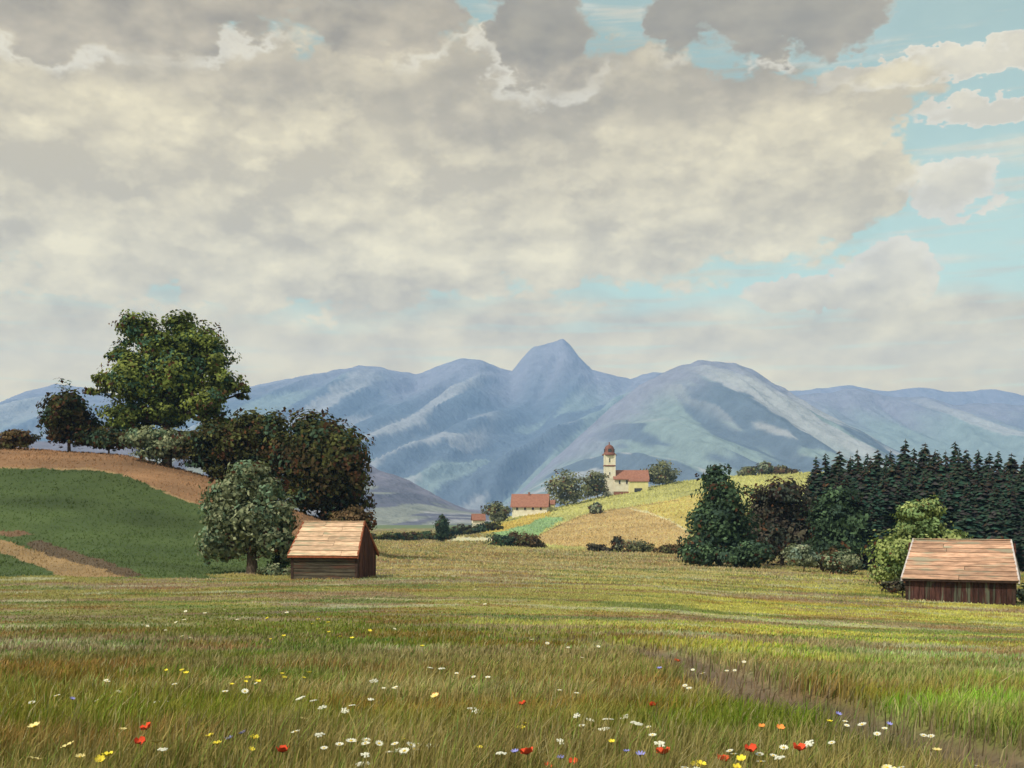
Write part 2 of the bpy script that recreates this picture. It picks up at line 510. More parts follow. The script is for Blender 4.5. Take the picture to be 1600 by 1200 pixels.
def build_table():
    keys = sorted(COLS)
    tab = np.zeros((len(keys), len(LYG)))
    ker = np.exp(-0.5 * (np.arange(-24, 25) / 6.0) ** 2)
    ker /= ker.sum()
    for i, k in enumerate(keys):
        pts = NEAR + COLS[k] + FAR
        ly = [math.log(p[0]) for p in pts]
        z = [p[1][1] if isinstance(p[1], tuple) else (HY - p[1]) / F * p[0] for p in pts]
        t = np.interp(LYG, ly, z)
        tab[i] = np.convolve(np.pad(t, 24, 'edge'), ker, 'valid')
    out = np.zeros((len(PXG), len(LYG)))
    for j in range(len(LYG)):
        out[:, j] = np.interp(PXG, keys, tab[:, j])
    ker = np.exp(-0.5 * (np.arange(-12, 13) / 4.0) ** 2)
    ker /= ker.sum()
    for j in range(len(LYG)):
        out[:, j] = np.convolve(np.pad(out[:, j], 12, 'edge'), ker, 'valid')
    return out + CZ


ZT = build_table()


def zfun_base(px, Y):
    a = np.clip((np.asarray(px, float) - PXG[0]) / 5.0, 0, len(PXG) - 1.001)
    b = np.clip((np.log(np.maximum(Y, 1.5)) - LYG[0]) / (LYG[1] - LYG[0]), 0, len(LYG) - 1.001)
    i, j = a.astype(int), b.astype(int)
    fa, fb = a - i, b - j
    return (ZT[i, j] * (1 - fa) + ZT[i + 1, j] * fa) * (1 - fb) + (ZT[i, j + 1] * (1 - fa) + ZT[i + 1, j + 1] * fa) * fb


def ground_z(x, y):
    x, y = np.asarray(x, float), np.asarray(y, float)
    r = np.hypot(x, y)
    th = np.arctan2(x, y)
    tc = np.clip(th, -R(45), R(45))
    Y = r * np.cos(tc)
    z = zfun_base(CX + F * np.tan(tc), Y)
    amp = 0.10 * smooth(r, 4, 12) * (1 - 0.5 * smooth(r, 60, 200)) + 0.5 * smooth(r, 150, 500)
    z = z + amp * (fbm(x / 4.0, y / 4.0, 3, 3) - 0.5) * 1.0
    return z


def gz(x, y):
    return float(ground_z(np.array([x]), np.array([y]))[0])


_YS = np.exp(np.linspace(math.log(3.0), math.log(1200), 3000))


def on_ground(px, py, h=0.0, ymin=3.0, ymax=1200.0):
    """the first land met by the line of sight through a photo pixel, for a point h above that land"""
    ys = _YS[(_YS >= ymin) & (_YS <= ymax)]
    u = (px - CX) / F
    zs = ground_z(u * ys, ys) + h
    rows = HY - F * (zs - CZ) / ys
    k = np.argmax(rows <= py)
    if rows[k] > py:
        k = int(np.argmin(np.abs(rows - py)))
    Y = float(ys[k])
    return Vector((u * Y, Y, gz(u * Y, Y)))


def at_dist(px, Y):
    x = (px - CX) / F * Y
    return Vector((x, Y, gz(x, Y)))


def row_z(py, Y):
    return CZ + (HY - py) / F * Y


# ------------------------------------------------------------------ colours of the land
def in_poly(px, py, poly):
    inside = np.zeros(px.shape, bool)
    n = len(poly)
    for i in range(n):
        x0, y0 = poly[i]
        x1, y1 = poly[(i + 1) % n]
        if y0 == y1:
            continue
        c = ((y0 > py) != (y1 > py)) & (px < (x1 - x0) * (py - y0) / (y1 - y0) + x0)
        inside ^= c
    return inside


ZONES = [  # photo column, row, spreads, colour of the growth there, strength
    (720, 868, 330, 22, (0.34, 0.27, 0.125), 0.95), (1000, 885, 220, 14, (0.33, 0.27, 0.15), 0.8),
    (1150, 905, 300, 16, (0.33, 0.31, 0.10), 0.8), (1260, 960, 330, 26, (0.40, 0.37, 0.085), 0.95),
    (1300, 1012, 260, 24, (0.42, 0.375, 0.085), 0.95), (1560, 985, 160, 30, (0.40, 0.38, 0.13), 0.9),
    (1000, 960, 160, 30, (0.26, 0.24, 0.09), 0.7), (700, 930, 250, 25, (0.25, 0.225, 0.085), 0.8),
    (350, 930, 300, 22, (0.24, 0.215, 0.075), 0.8), (90, 935, 160, 24, (0.21, 0.185, 0.075), 0.8),
    (110, 1010, 190, 40, (0.15, 0.125, 0.065), 0.9), (480, 985, 200, 26, (0.11, 0.125, 0.025), 0.9),
    (640, 1010, 200, 26, (0.10, 0.125, 0.02), 0.8), (380, 1060, 170, 26, (0.085, 0.115, 0.018), 0.8),
    (150, 1090, 200, 40, (0.17, 0.13, 0.055), 0.8), (560, 1060, 160, 30, (0.15, 0.155, 0.05), 0.7),
    (850, 1060, 200, 50, (0.16, 0.15, 0.035), 0.9), (1050, 1090, 200, 50, (0.16, 0.155, 0.035), 0.9),
    (1470, 1090, 200, 55, (0.185, 0.27, 0.06), 1.6), (1300, 1075, 110, 26, (0.17, 0.18, 0.065), 0.8),
    (1500, 1040, 200, 12, (0.27, 0.23, 0.15), 0.9), (1260, 1052, 140, 11, (0.29, 0.20, 0.145), 0.8),
    (300, 1160, 260, 50, (0.14, 0.145, 0.035), 0.9), (650, 1150, 220, 40, (0.20, 0.17, 0.075), 0.8),
    (900, 1170, 160, 30, (0.16, 0.13, 0.06), 0.7), (1150, 1170, 160, 40, (0.10, 0.135, 0.025), 0.9),
    (1430, 1180, 200, 30, (0.17, 0.17, 0.055), 0.8),
]
F_BROWN_LOW = ([-500, 0, 140, 190, 230, 300, 330, 400, 460, 530, 600], [726, 730, 731, 742, 757, 786, 800, 820, 838, 850, 852])
P_TAN = [(-300, 800), (0, 842), (60, 862), (190, 897), (205, 906), (110, 906), (20, 868), (-300, 815)]
P_DARK1 = [(-300, 780), (-20, 828), (40, 829), (54, 834), (30, 839), (-300, 795)]
P_DARK2 = [(40, 850), (60, 845), (150, 872), (230, 897), (200, 905), (190, 897), (60, 862)]
P_YEL = [(745, 832), (765, 822), (800, 812), (830, 802), (862, 799), (850, 812), (815, 822), (770, 833)]
P_MINT = [(768, 833), (815, 822), (852, 808), (882, 810), (850, 830), (838, 841), (785, 843)]
P_FIELD = [(836, 841), (880, 818), (925, 801), (985, 793), (1020, 800), (1072, 828), (1100, 868), (1000, 861), (900, 855), (828, 849)]
P_OCHRE = [(985, 793), (1040, 783), (1110, 768), (1110, 830), (1072, 828), (1045, 812), (1010, 799)]
P_PALE = [(700, 846), (706, 840), (768, 841), (770, 846)]
PATH = [(800, 998), (880, 1000), (960, 1007), (1030, 1020), (1090, 1042), (1150, 1068), (1210, 1092), (1290, 1118), (1380, 1140),
        (1470, 1160), (1560, 1186), (1660, 1215)]


def seg_dist(x, y, pts):
    d = np.full(x.shape, 1e9)
    for (a, b) in zip(pts[:-1], pts[1:]):
        ax, ay, bx, by = a[0], a[1], b[0], b[1]
        t = np.clip(((x - ax) * (bx - ax) + (y - ay) * (by - ay)) / ((bx - ax) ** 2 + (by - ay) ** 2), 0, 1)
        d = np.minimum(d, np.hypot(x - ax - t * (bx - ax), y - ay - t * (by - ay)))
    return d


PATH_W = [tuple(on_ground(a, b)[:2]) for a, b in PATH]


def path_w(x, y):
    d = seg_dist(x, y, PATH_W)
    wob = (fbm(x / 1.2, y / 1.2, 51, 3) - 0.5) * 0.7
    return 1 - smooth(d + wob, 0.40, 0.80)


def land_colour(x, y, z):
    Y = np.maximum(y, 1.0)
    px = CX + F * x / Y
    py = HY - F * (z - CZ) / Y
    r = np.hypot(x, y)
    n_big, n_mid, n_fin = fbm(x / 9, y / 6, 11, 4), fbm(x / 2.6, y / 1.5, 21, 4), fbm(x / 0.5, y / 0.5, 31, 3)
    col = np.empty(x.shape + (3,))
    col[:] = (0.17, 0.16, 0.045)
    wob = (n_mid - 0.5) * 90
    wsum = np.full(x.shape, 0.12)
    acc = col * wsum[..., None]
    for (cx, cy, sx, sy, c, s) in ZONES:
        w = s * np.exp(-(((px - cx + wob * 2) / sx) ** 2 + ((py - cy + (n_big - 0.5) * sy * 3.2) / sy) ** 2))
        acc += w[..., None] * np.array(c)
        wsum += w
    col = acc / wsum[..., None]
    # patches of seeding grasses, dock and moss through the meadow
    st = fbm(x / 7.0, y / 2.4, 71, 4)
    mauve = smooth(st, 0.53, 0.62) * (0.55 + 0.25 * smooth(r, 14, 30))
    col = col * (1 - mauve[..., None]) + mauve[..., None] * np.array((0.225, 0.165, 0.12))
    st = fbm(x / 6.0 + 40, y / 2.0, 81, 4)
    gg = smooth(st, 0.55, 0.64) * (0.55 + 0.25 * smooth(r, 14, 30))
    col = col * (1 - gg[..., None]) + gg[..., None] * np.array((0.115, 0.15, 0.05))
    st = fbm(x / 5.0 - 40, y / 1.6 + 9, 91, 4)
    pg = smooth(st, 0.62, 0.70) * (0.45 + 0.25 * smooth(r, 14, 30))
    col = col * (1 - pg[..., None]) + pg[..., None] * np.array((0.33, 0.32, 0.22))
    st = fbm(x / 3.0 + 80, y / 1.3 - 5, 101, 4)
    br = smooth(st, 0.58, 0.66) * 0.5
    col = col * (1 - br[..., None]) + br[..., None] * np.array((0.19, 0.085, 0.035))
    col = col * (0.72 + 0.56 * n_fin)[..., None]
    nearw = (1 - smooth(r, 12, 24))[..., None]
    col = col * (1 - nearw) + col * np.array((1.06, 1.05, 0.76)) * nearw
    pw = path_w(x, y)
    soil = np.array((0.125, 0.085, 0.066)) * (0.55 + 0.9 * n_mid)[..., None]
    col = col * (1 - 0.85 * pw[..., None]) + 0.85 * pw[..., None] * soil

    def paint(mask, c, var=0.18, seed=5, sx=10.0, sy=10.0):
        f = 1 + var * 2 * (fbm(x / sx, y / sy, seed, 4) - 0.5)
        col[mask] = (np.array(c) * f[..., None])[mask]

    # left hill: green field, ploughed strips
    hill_l = (px < 600) & (r > 70) & (r < 165) & (py < 904 + 7 * (n_mid - 0.5) + 16 * (n_big - 0.5) + np.interp(px, [0, 330, 450, 590], [0, -2, -12, -60])) & (y > 0)
    paint(hill_l, (0.060, 0.086, 0.032), 0.42, 7, 11.0, 5.0)
    low = np.interp(px, *F_BROWN_LOW) + 6 * (n_mid - 0.5) + 6 * (n_big - 0.5)
    paint(hill_l & (py < low), (0.225, 0.128, 0.074), 0.35, 9, 14.0, 2.0)
    paint(hill_l & (np.abs(py - low) < 1.3) & (px < 340) & (n_mid > 0.48), (0.27, 0.18, 0.10), 0.2)
    pyw = py + 9 * (n_mid - 0.5) + 8 * (n_big - 0.5)
    paint(hill_l & in_poly(px, pyw, P_TAN), (0.26, 0.175, 0.095), 0.2)
    paint(hill_l & in_poly(px, pyw, P_DARK1), (0.16, 0.095, 0.06), 0.2)
    paint(hill_l & in_poly(px, pyw, P_DARK2), (0.10, 0.072, 0.05), 0.2)
    # church hill and beyond
    far = (y > 200) & (r < 1300)
    chill = (px > 740) & far & (py < 872)
    wq = smooth(y, 225, 290) * smooth(px, 745, 790)
    g = np.array((0.36, 0.345, 0.135)) * (0.8 + 0.4 * fbm(x / 26, y / 14, 13, 4))[..., None]
    m2 = chill & (wq > 0.02)
    col[m2] = (col * (1 - wq[..., None]) + g * wq[..., None])[m2]
    e1 = fbm(x / 30, y / 12, 131, 4) - 0.5
    pyw = py + 7 * e1
    paint(chill & in_poly(px, pyw, P_FIELD), (0.40, 0.285, 0.140), 0.3, 15, 60.0, 14.0)
    paint(chill & in_poly(px, pyw, P_OCHRE), (0.42, 0.335, 0.12), 0.25, 16, 40.0, 10.0)
    paint(chill & in_poly(px, pyw, P_YEL), (0.40, 0.30, 0.085), 0.2)
    paint(chill & in_poly(px, pyw, P_MINT), (0.22, 0.32, 0.165), 0.2)
    for i, line in enumerate(([(985, 795), (1012, 801), (1046, 813), (1072, 828)], [(838, 840), (880, 818), (925, 801), (985, 793), (1060, 782)])):
        d = seg_dist(px, py, line)
        paint(chill & (d + 1.2 * e1 < (1.0 if i == 0 else 0.8)), (0.50, 0.43, 0.26) if i == 0 else (0.27, 0.20, 0.09), 0.3)
    paint(far & in_poly(px, py, P_PALE), (0.62, 0.52, 0.34), 0.08)
    paint((r > 1000), (0.12, 0.15, 0.06), 0.3, 17, 300, 300)
    return col


def build_ground():
    th_in = np.linspace(-R(30), R(30), 570)
    th_out = np.linspace(R(30), R(330), 90)[1:-1]
    th = np.concatenate([th_in, th_out])
    lg = lambda a, b, n: np.exp(np.linspace(math.log(a), math.log(b), n, endpoint=False))
    r = np.concatenate([lg(1.2, 66, 190), lg(66, 165, 250), lg(165, 700, 210), np.exp(np.linspace(math.log(700), math.log(8150), 44))])
    TH, RR = np.meshgrid(th, r)
    x, y = RR * np.sin(TH), RR * np.cos(TH)
    z = ground_z(x, y)
    col = land_colour(x, y, z)
    z = z - 0.10 * path_w(x, y)
    nr, nt = x.shape
    V = np.stack([x, y, z], -1).reshape(-1, 3)
    V = np.vstack([V, [[0, 0, float(z[0].mean())]]])
    cl = np.vstack([col.reshape(-1, 3), [[0.15, 0.14, 0.04]]])
    i, j = np.meshgrid(np.arange(nr - 1), np.arange(nt), indexing='ij')
    j2 = (j + 1) % nt
    Fc = np.stack([i * nt + j, i * nt + j2, (i + 1) * nt + j2, (i + 1) * nt + j], -1).reshape(-1, 4)[:, ::-1]
    c = len(V) - 1
    jj = np.arange(nt)
    fan = np.stack([np.full(nt, c), jj, (jj + 1) % nt, (jj + 1) % nt], -1)
    me = mesh_np('ground', V, Fc, cl, M['ground'], True)
    return link('ground', me, kind='structure')


build_ground()


# ------------------------------------------------------------------ mountains
def mountain(name, crest, Yc, depth, spur, seed, slant, palette, pw=1.25, step=4, rows=110, foot=-14.0, yvar=0.0):
    cx = [c[0] for c in crest]
    px = np.arange(cx[0], cx[-1] + 1, step).astype(float)
    cpy = np.interp(px, cx, [c[1] for c in crest])
    cpy = cpy + (fbm(px / 22, px * 0 + seed, seed, 3) - 0.5) * 5.0
    t = np.concatenate([-np.linspace(0.9, 0.06, 10), np.linspace(0, 1, rows)])
    P, Tt = np.meshgrid(px, t)
    Ycr = Yc + yvar * (fbm(px / 160, px * 0 + 3, seed + 5, 2) - 0.5)
    u = (px - CX) / F
    zc = (HY - cpy) / F * Ycr + CZ
    zc = np.maximum(zc, foot + 6)
    Y = Ycr[None, :] - depth * Tt
    X = u[None, :] * Ycr[None, :] + 0 * Tt
    ta = np.abs(Tt)
    def sm(a, sg):
        w = int(sg * 3)
        kk = np.exp(-0.5 * (np.arange(-w, w + 1) / sg) ** 2)
        return np.convolve(np.pad(a, w, 'edge'), kk / kk.sum(), 'valid')
    h0, h1, h2 = zc - foot, sm(zc, 16 / step) - foot, sm(zc, 60 / step) - foot
    w1, w2 = smooth(ta, 0.02, 0.2), smooth(ta, 0.15, 0.6)
    h = h0[None, :] * (1 - w1) + (h1[None, :] * (1 - w2) + h2[None, :] * w2) * w1
    h = np.where(Tt < 0, h0[None, :], h)
    prof = np.where(Tt < 0, (1 - np.minimum(ta, 1)) ** 1.4, (1 - ta) ** pw)
    s = X / (0.11 * Yc)
    k = s - slant * Tt
    rid = 1 - np.abs(2 * fbm(k * 1.0 + 0.25 * fbm(s * 2, Tt * 3, seed + 2, 3), Tt * 0.9, seed, 3) - 1) * 2.0
    rid2 = 1 - np.abs(2 * fbm(k * 3.1, Tt * 2.2, seed + 9, 3) - 1) * 2.0
    env = smooth(ta, 0.0, 0.22) * (1 - smooth(ta, 0.85, 1.0))
    env2 = smooth(ta, 0.0, 0.08) * (1 - smooth(ta, 0.85, 1.0))
    rid3 = 1 - np.abs(2 * fbm(k * 8.5 + 0.6 * rid2, Tt * 5.0, seed + 15, 3) - 1) * 2.0
    z = foot + h * (prof + spur * (rid - 0.55) * env + spur * 0.42 * (rid2 - 0.5) * env2 + spur * 0.15 * (rid3 - 0.5) * env2)
    z = np.maximum(z, foot - 4)
    n1 = fbm(k * 3.4, Tt * 2.4, seed + 21, 4)
    n2 = fbm(k * 5.0 + 7, Tt * 4.0, seed + 31, 4)
    rock, wood, alp, scree = [np.array(c) for c in palette]  # cover colours, bluish haze tint already mixed in
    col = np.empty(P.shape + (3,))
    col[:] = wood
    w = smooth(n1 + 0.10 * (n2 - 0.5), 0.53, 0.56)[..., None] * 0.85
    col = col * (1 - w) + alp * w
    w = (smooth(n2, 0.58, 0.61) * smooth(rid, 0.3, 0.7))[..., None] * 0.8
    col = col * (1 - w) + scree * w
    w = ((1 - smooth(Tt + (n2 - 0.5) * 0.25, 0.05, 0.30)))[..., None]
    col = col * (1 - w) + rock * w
    V = np.stack([X, Y, z], -1).reshape(-1, 3)
    nr, nc = P.shape
    i, j = np.meshgrid(np.arange(nr - 1), np.arange(nc - 1), indexing='ij')
    Fc = np.stack([i * nc + j, (i + 1) * nc + j, (i + 1) * nc + j + 1, i * nc + j + 1], -1).reshape(-1, 4)
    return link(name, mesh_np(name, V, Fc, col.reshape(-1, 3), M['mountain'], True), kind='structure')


PAL_HAZED = [(0.20, 0.205, 0.27), (0.095, 0.125, 0.17), (0.20, 0.255, 0.255), (0.33, 0.33, 0.35)]  # rock, wood, pasture, scree; lightened and blued, distance haze put into the colours
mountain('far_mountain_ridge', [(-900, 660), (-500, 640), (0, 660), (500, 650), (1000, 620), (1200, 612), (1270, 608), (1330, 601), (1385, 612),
         (1440, 606), (1480, 613), (1555, 608), (1600, 618), (1750, 600), (2000, 622), (2500, 640)], 7700, 1500, 0.10, 3, 0.6, PAL_HAZED, step=8)
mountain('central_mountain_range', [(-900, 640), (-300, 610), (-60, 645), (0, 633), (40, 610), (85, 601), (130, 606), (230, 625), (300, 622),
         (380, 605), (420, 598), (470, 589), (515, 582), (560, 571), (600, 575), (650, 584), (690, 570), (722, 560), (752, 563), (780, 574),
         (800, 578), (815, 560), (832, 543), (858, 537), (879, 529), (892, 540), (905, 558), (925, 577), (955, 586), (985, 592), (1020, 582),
         (1060, 580), (1150, 600), (1300, 640), (1500, 700), (1700, 790)], 7000, 2900, 0.17, 14, -1.6, PAL_HAZED, 1.2, step=5)
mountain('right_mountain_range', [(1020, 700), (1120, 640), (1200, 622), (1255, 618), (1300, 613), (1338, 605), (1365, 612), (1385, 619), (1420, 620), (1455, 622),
         (1490, 634), (1540, 629), (1600, 633), (1700, 620), (1850, 640), (2100, 610), (2500, 650)], 5600, 1900, 0.15, 33, 1.0, PAL_HAZED, 1.2)
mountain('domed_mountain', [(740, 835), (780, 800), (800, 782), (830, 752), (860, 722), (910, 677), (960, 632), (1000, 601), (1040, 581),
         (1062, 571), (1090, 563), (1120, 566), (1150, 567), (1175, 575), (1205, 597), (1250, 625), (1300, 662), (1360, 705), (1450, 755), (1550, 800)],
         4300, 1700, 0.13, 47, 1.3, PAL_HAZED, 1.15, step=3)
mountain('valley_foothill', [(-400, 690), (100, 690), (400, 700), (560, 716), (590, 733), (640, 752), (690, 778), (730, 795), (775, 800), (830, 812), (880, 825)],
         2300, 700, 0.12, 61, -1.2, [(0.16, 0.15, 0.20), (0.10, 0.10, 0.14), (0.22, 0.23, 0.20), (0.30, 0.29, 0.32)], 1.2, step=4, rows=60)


# ------------------------------------------------------------------ haze
def build_haze():
    b = MB().box(-8250, 8250, -8250, 8250, -60, 1230)
    m, T = new_mat('haze')
    pv = T.n('ShaderNodeVolumePrincipled')
    pv.inputs['Color'].default_value = (0.34, 0.55, 1.0, 1)
    pv.inputs['Density'].default_value = 0.000112
    pv.inputs['Anisotropy'].default_value = 0.0
    out = T.n('ShaderNodeOutputMaterial')
    T.put(out.inputs['Volume'], pv.outputs[0])
    o = b.build('haze', m)
    o['kind'] = 'stuff'


build_haze()


# ------------------------------------------------------------------ wooden huts
def hut(label, loc, rz, L, W, he, hr, over_x, over_y, inset, courses, roof_mat, wall_mats, horizontal_front, group):
    """L along the front, W deep; he eave height, hr ridge height; front faces -Y of the hut"""
    t = thing('wooden_hut', label, 'hut', loc, rz, group)
    rnd = random.Random(int(L * 100))
    hx, hy = L / 2, W / 2
    dp = -0.5
    # corner posts
    for sx in (-1, 1):
        for sy in (-1, 1):
            MB().box(sx * hx - 0.09, sx * hx + 0.09, sy * hy - 0.09, sy * hy + 0.09, dp, he - 0.03).build('post', M['dark_wood'], t)
    # dark back lining so that the joints between boards read as dark
    lin = MB()
    lin.box(-hx + 0.10, hx - 0.10, -hy + 0.10, hy - 0.10, dp, he - 0.05)
    lin.build('inner_wall', M['dark_wood'], t)
    # front and back walls
    for sy in (-1, 1):
        if horizontal_front:
            n = 8
            hgt = (he - 0.02) / n
            logm = None
            for k in range(n):
                z0 = k * hgt + (dp if k == 0 else 0.015)
                r = rnd.uniform(0, 0.03)
                y0 = sy * hy
                MB().box(-hx + 0.09, hx - 0.09, y0 - 0.06 - r * (sy < 0), y0 + 0.06 + r * (sy > 0), z0, (k + 1) * hgt - 0.015).build('log', wall_mats[0], t)
        else:
            n = int(L / 0.30)
            wd = (L - 0.18) / n
            for k in range(n):
                x0 = -hx + 0.09 + k * wd
                r = rnd.uniform(0, 0.035)
                y0 = sy * hy
                MB().box(x0 + 0.012, x0 + wd - 0.012, y0 - 0.05 - r * (sy < 0), y0 + 0.05 + r * (sy > 0), dp, he - rnd.uniform(0.04, 0.10)).build('wall_board', wall_mats[0], t)
    # gable walls of upright boards cut to the roof line
    def roof_z(yy):
        return hr - (hr - he) * abs(yy) / hy
    n = int(W / 0.28)
    wd = (W - 0.18) / n
    for sx in (-1, 1):
        for k in range(n):
            y0 = -hy + 0.09 + k * wd + 0.012
            y1 = y0 + wd - 0.024
            r = rnd.uniform(0, 0.03)
            xa, xb = (hx - 0.05, hx + 0.05 + r) if sx > 0 else (-hx - 0.05 - r, -hx + 0.05)
            za, zb = roof_z(y0) - 0.14, roof_z(y1) - 0.14
            b = MB()
            b.hexa([(xa, y0, dp), (xb, y0, dp), (xb, y1, dp), (xa, y1, dp), (xa, y0, za), (xb, y0, za), (xb, y1, zb), (xa, y1, zb)])
            b.build('gable_board', wall_mats[1], t)
    # roof: courses of boards, each course lapping the one below
    slope = Vector((0, hy, hr - he))
    sl = slope.length
    ey = hy + over_y
    ez = he - (hr - he) / hy * over_y
    full = math.hypot(ey, hr - ez)
    rx_ridge, rx_eave = hx + over_x - inset, hx + over_x
    for sy in (-1, 1):
        nrm = Vector((0, sy * (hr - ez), ey)).normalized()
        for i in range(courses):
            a0, a1 = i / courses, (i + 1) / courses + 0.10 / full
            a1 = min(a1, 1.0)
            cuts = [-1.0]
            npc = rnd.choice((1, 2, 2))
            for q in range(1, npc):
                cuts.append(-1 + 2 * q / npc + rnd.uniform(-0.6, 0.6))
            cuts.append(1.0)
            for q in range(npc):
                lift = 0.045 + rnd.uniform(0, 0.022)
                c0, c1 = cuts[q] + (0.004 if q else 0), cuts[q + 1] - (0.004 if q < npc - 1 else 0)
                pts = []
                jag = rnd.uniform(-0.03, 0.03)
                for up in (0.0, 1.0):
                    for (aa, cc) in ((a0 + (jag / full if i else jag / full), c0), (a0 + jag / full, c1), (a1, c1), (a1, c0)):
                        hw = rx_eave + (rx_ridge - rx_eave) * aa
                        p = Vector((cc * hw, sy * ey * (1 - aa), ez + (hr - ez) * aa))
                        th_low = lift if aa < (a0 + a1) / 2 else 0.012
                        p += nrm * (th_low + (0.030 if up else 0.0))
                        pts.append(p)
                if sy > 0:
                    pts = [pts[1], pts[0], pts[3], pts[2], pts[5], pts[4], pts[7], pts[6]]
                b = MB()
                b.hexa(pts)
                b.build('roof_board', roof_mat, t)
    # roof underside and rake boards
    und = MB()
    for sy in (-1, 1):
        e0, e1 = Vector((-rx_eave + 0.04, sy * (ey - 0.03), ez + 0.0)), Vector((rx_eave - 0.04, sy * (ey - 0.03), ez + 0.0))
        r1, r0 = Vector((rx_ridge - 0.04, 0, hr - 0.01)), Vector((-rx_ridge + 0.04, 0, hr - 0.01))
        d = Vector((0, 0, -0.05))
        pts = [e0 + d, e1 + d, r1 + d, r0 + d, e0, e1, r1, r0]
        if sy > 0:
            pts = [pts[1], pts[0], pts[3], pts[2], pts[5], pts[4], pts[7], pts[6]]
        und.hexa(pts)
    und.build('roof_underside', M['dark_wood'], t)
    for sx in (-1, 1):
        for sy in (-1, 1):
            a = Vector((sx * rx_eave, sy * ey, ez))
            c = Vector((sx * rx_ridge, 0, hr))
            w = Vector((sx * 0.05, 0, 0))
            up, dn = Vector((0, 0, 0.11)), Vector((0, 0, -0.13))
            pts = [a + dn - w, a + dn + w, c + dn + w, c + dn - w, a + up - w, a + up + w, c + up + w, c + up - w]
            if sx * sy > 0:
                pts = [pts[1], pts[0], pts[3], pts[2], pts[5], pts[4], pts[7], pts[6]]
            b = MB()
            b.hexa(pts)
            b.build('rake_board', wall_mats[2], t)
    MB().box(-rx_ridge, rx_ridge, -0.10, 0.10, hr + 0.055, hr + 0.10).build('ridge_board', roof_mat, t)
    fa = MB().box(-rx_eave + 0.05, rx_eave - 0.05, -ey - 0.02, -ey + 0.02, ez - 0.10, ez + 0.03)
    fa.build('eave_board', wall_mats[2] if horizontal_front else M['dark_wood'], t)
    return t


lh = on_ground(522, 903, 0.0, 60, 90)
hut('small wooden hut with log front and red roof edges beside the drooping grey-green tree', lh + Vector((0, 0, 0.0)), R(-12), 4.25, 3.3, 1.80, 3.55,
    0.18, 0.32, 0.25, 7, M['roof_board_grey'], (M['wall_log'], M['gable_board'], M['red_edge']), True, 'wooden huts in the meadow')
rh = at_dist(1502, 67.5)
hut('long wooden hut of upright dark boards in front of the spruce wood', rh, R(-25.5), 5.95, 3.6, 1.80, 3.75,
    0.28, 0.35, 0.48, 9, M['roof_board'], (M['wall_board'], M['gable_board'], M['rake']), False, 'wooden huts in the meadow')


# ------------------------------------------------------------------ church and farm buildings
def gable_house(t, x0, x1, y0, y1, z0, he, hr, wall, roof, over=0.6, rname='roof'):
    """walls and two roof slopes, ridge along X"""
    ym = (y0 + y1) / 2
    w = MB()
    w.box(x0, x1, y0, y1, z0, he)
    for xx, d in ((x0, 1), (x1, -1)):
        p = [(xx, y0, he), (xx, y1, he), (xx, ym, hr - 0.1)]
        w.poly(p if d < 0 else p[::-1])
    w.build('wall', wall, t)
    k = (hr - he) / (ym - y0)
    for sy in (-1, 1):
        ye = (y0 - over) if sy < 0 else (y1 + over)
        ze = he - k * over
        b = MB()
        pts = [(x0 - over, ye, ze), (x1 + over, ye, ze), (x1 + over, ym, hr), (x0 - over, ym, hr)]
        pts = pts + [(p[0], p[1], p[2] + 0.35) for p in pts]
        if sy > 0:
            pts = [pts[1], pts[0], pts[3], pts[2], pts[5], pts[4], pts[7], pts[6]]
        b.hexa(pts)
        b.build(rname, roof, t)


def win(t, x, y, z, w, h):
    o = MB().box(x - w / 2, x + w / 2, y - 0.06, y + 0.10, z, z + h).build('window', M['window'], t)
    MB().box(x - w / 2 - 0.15, x + w / 2 + 0.15, y - 0.16, y + 0.05, z - 0.22, z - 0.02).build('sill', M['plaster'], o)


YC = 523.0
cb = at_dist(952, YC)
S = YC / F
ch = thing('church', 'white village church with red domed tower and tiled nave roof on the hill', 'church', cb)
tw, sh = 2.5, row_z(711, YC) - cb.z
MB().box(-tw, tw, -tw, tw, -4, sh).build('tower', M['plaster'], ch)
zc1 = row_z(728, YC) - cb.z
MB().box(-tw - 0.22, tw + 0.22, -tw - 0.22, tw + 0.22, zc1 - 0.3, zc1 + 0.3).build('cornice', M['dome'], ch)
MB().box(-tw - 0.12, tw + 0.12, -tw - 0.12, tw + 0.12, row_z(748, YC) - cb.z - 0.15, row_z(748, YC) - cb.z + 0.15).build('cornice', M['plaster'], ch)
for xx in (-tw, tw):
    MB().box(xx - 0.28, xx + 0.28, -tw - 0.12, -tw + 0.3, 0, sh - 0.01).build('corner_pilaster', M['plaster'], ch)
dm = MB().lathe([(3.45, sh - 0.25), (3.55, sh + 0.1), (2.75, sh + 0.75), (2.35, sh + 1.6), (2.30, sh + 2.6), (2.15, sh + 3.5), (1.6, sh + 4.3),
                 (0.8, sh + 4.75), (0.32, sh + 5.0), (0.22, sh + 5.5)], 20)
dmo = dm.build('dome', M['dome'], ch, smooth_sh=True)
MB().lathe([(0.05, sh + 5.45), (0.34, sh + 5.7), (0.34, sh + 5.95), (0.05, sh + 6.2)], 10).build('finial', M['dome'], dmo)
for a in (-90, 0, 180):
    b = MB()
    b.box(-0.75, 0.75, -2.48, -2.15, sh + 1.35, sh + 2.9)
    o = b.build('belfry_opening', M['window'], ch)
    o.rotation_euler = (0, 0, R(a + 90))
win(ch, 0.0, -tw, zc1 + 1.6, 0.55, 2.0)
win(ch, 0.0, -tw, row_z(742, YC) - cb.z, 0.5, 1.2)
nx0, nx1 = tw - 0.2, (1011 - 952) * S
zr, ze, zb = row_z(735.5, YC) - cb.z, row_z(748, YC) - cb.z, row_z(761, YC) - cb.z
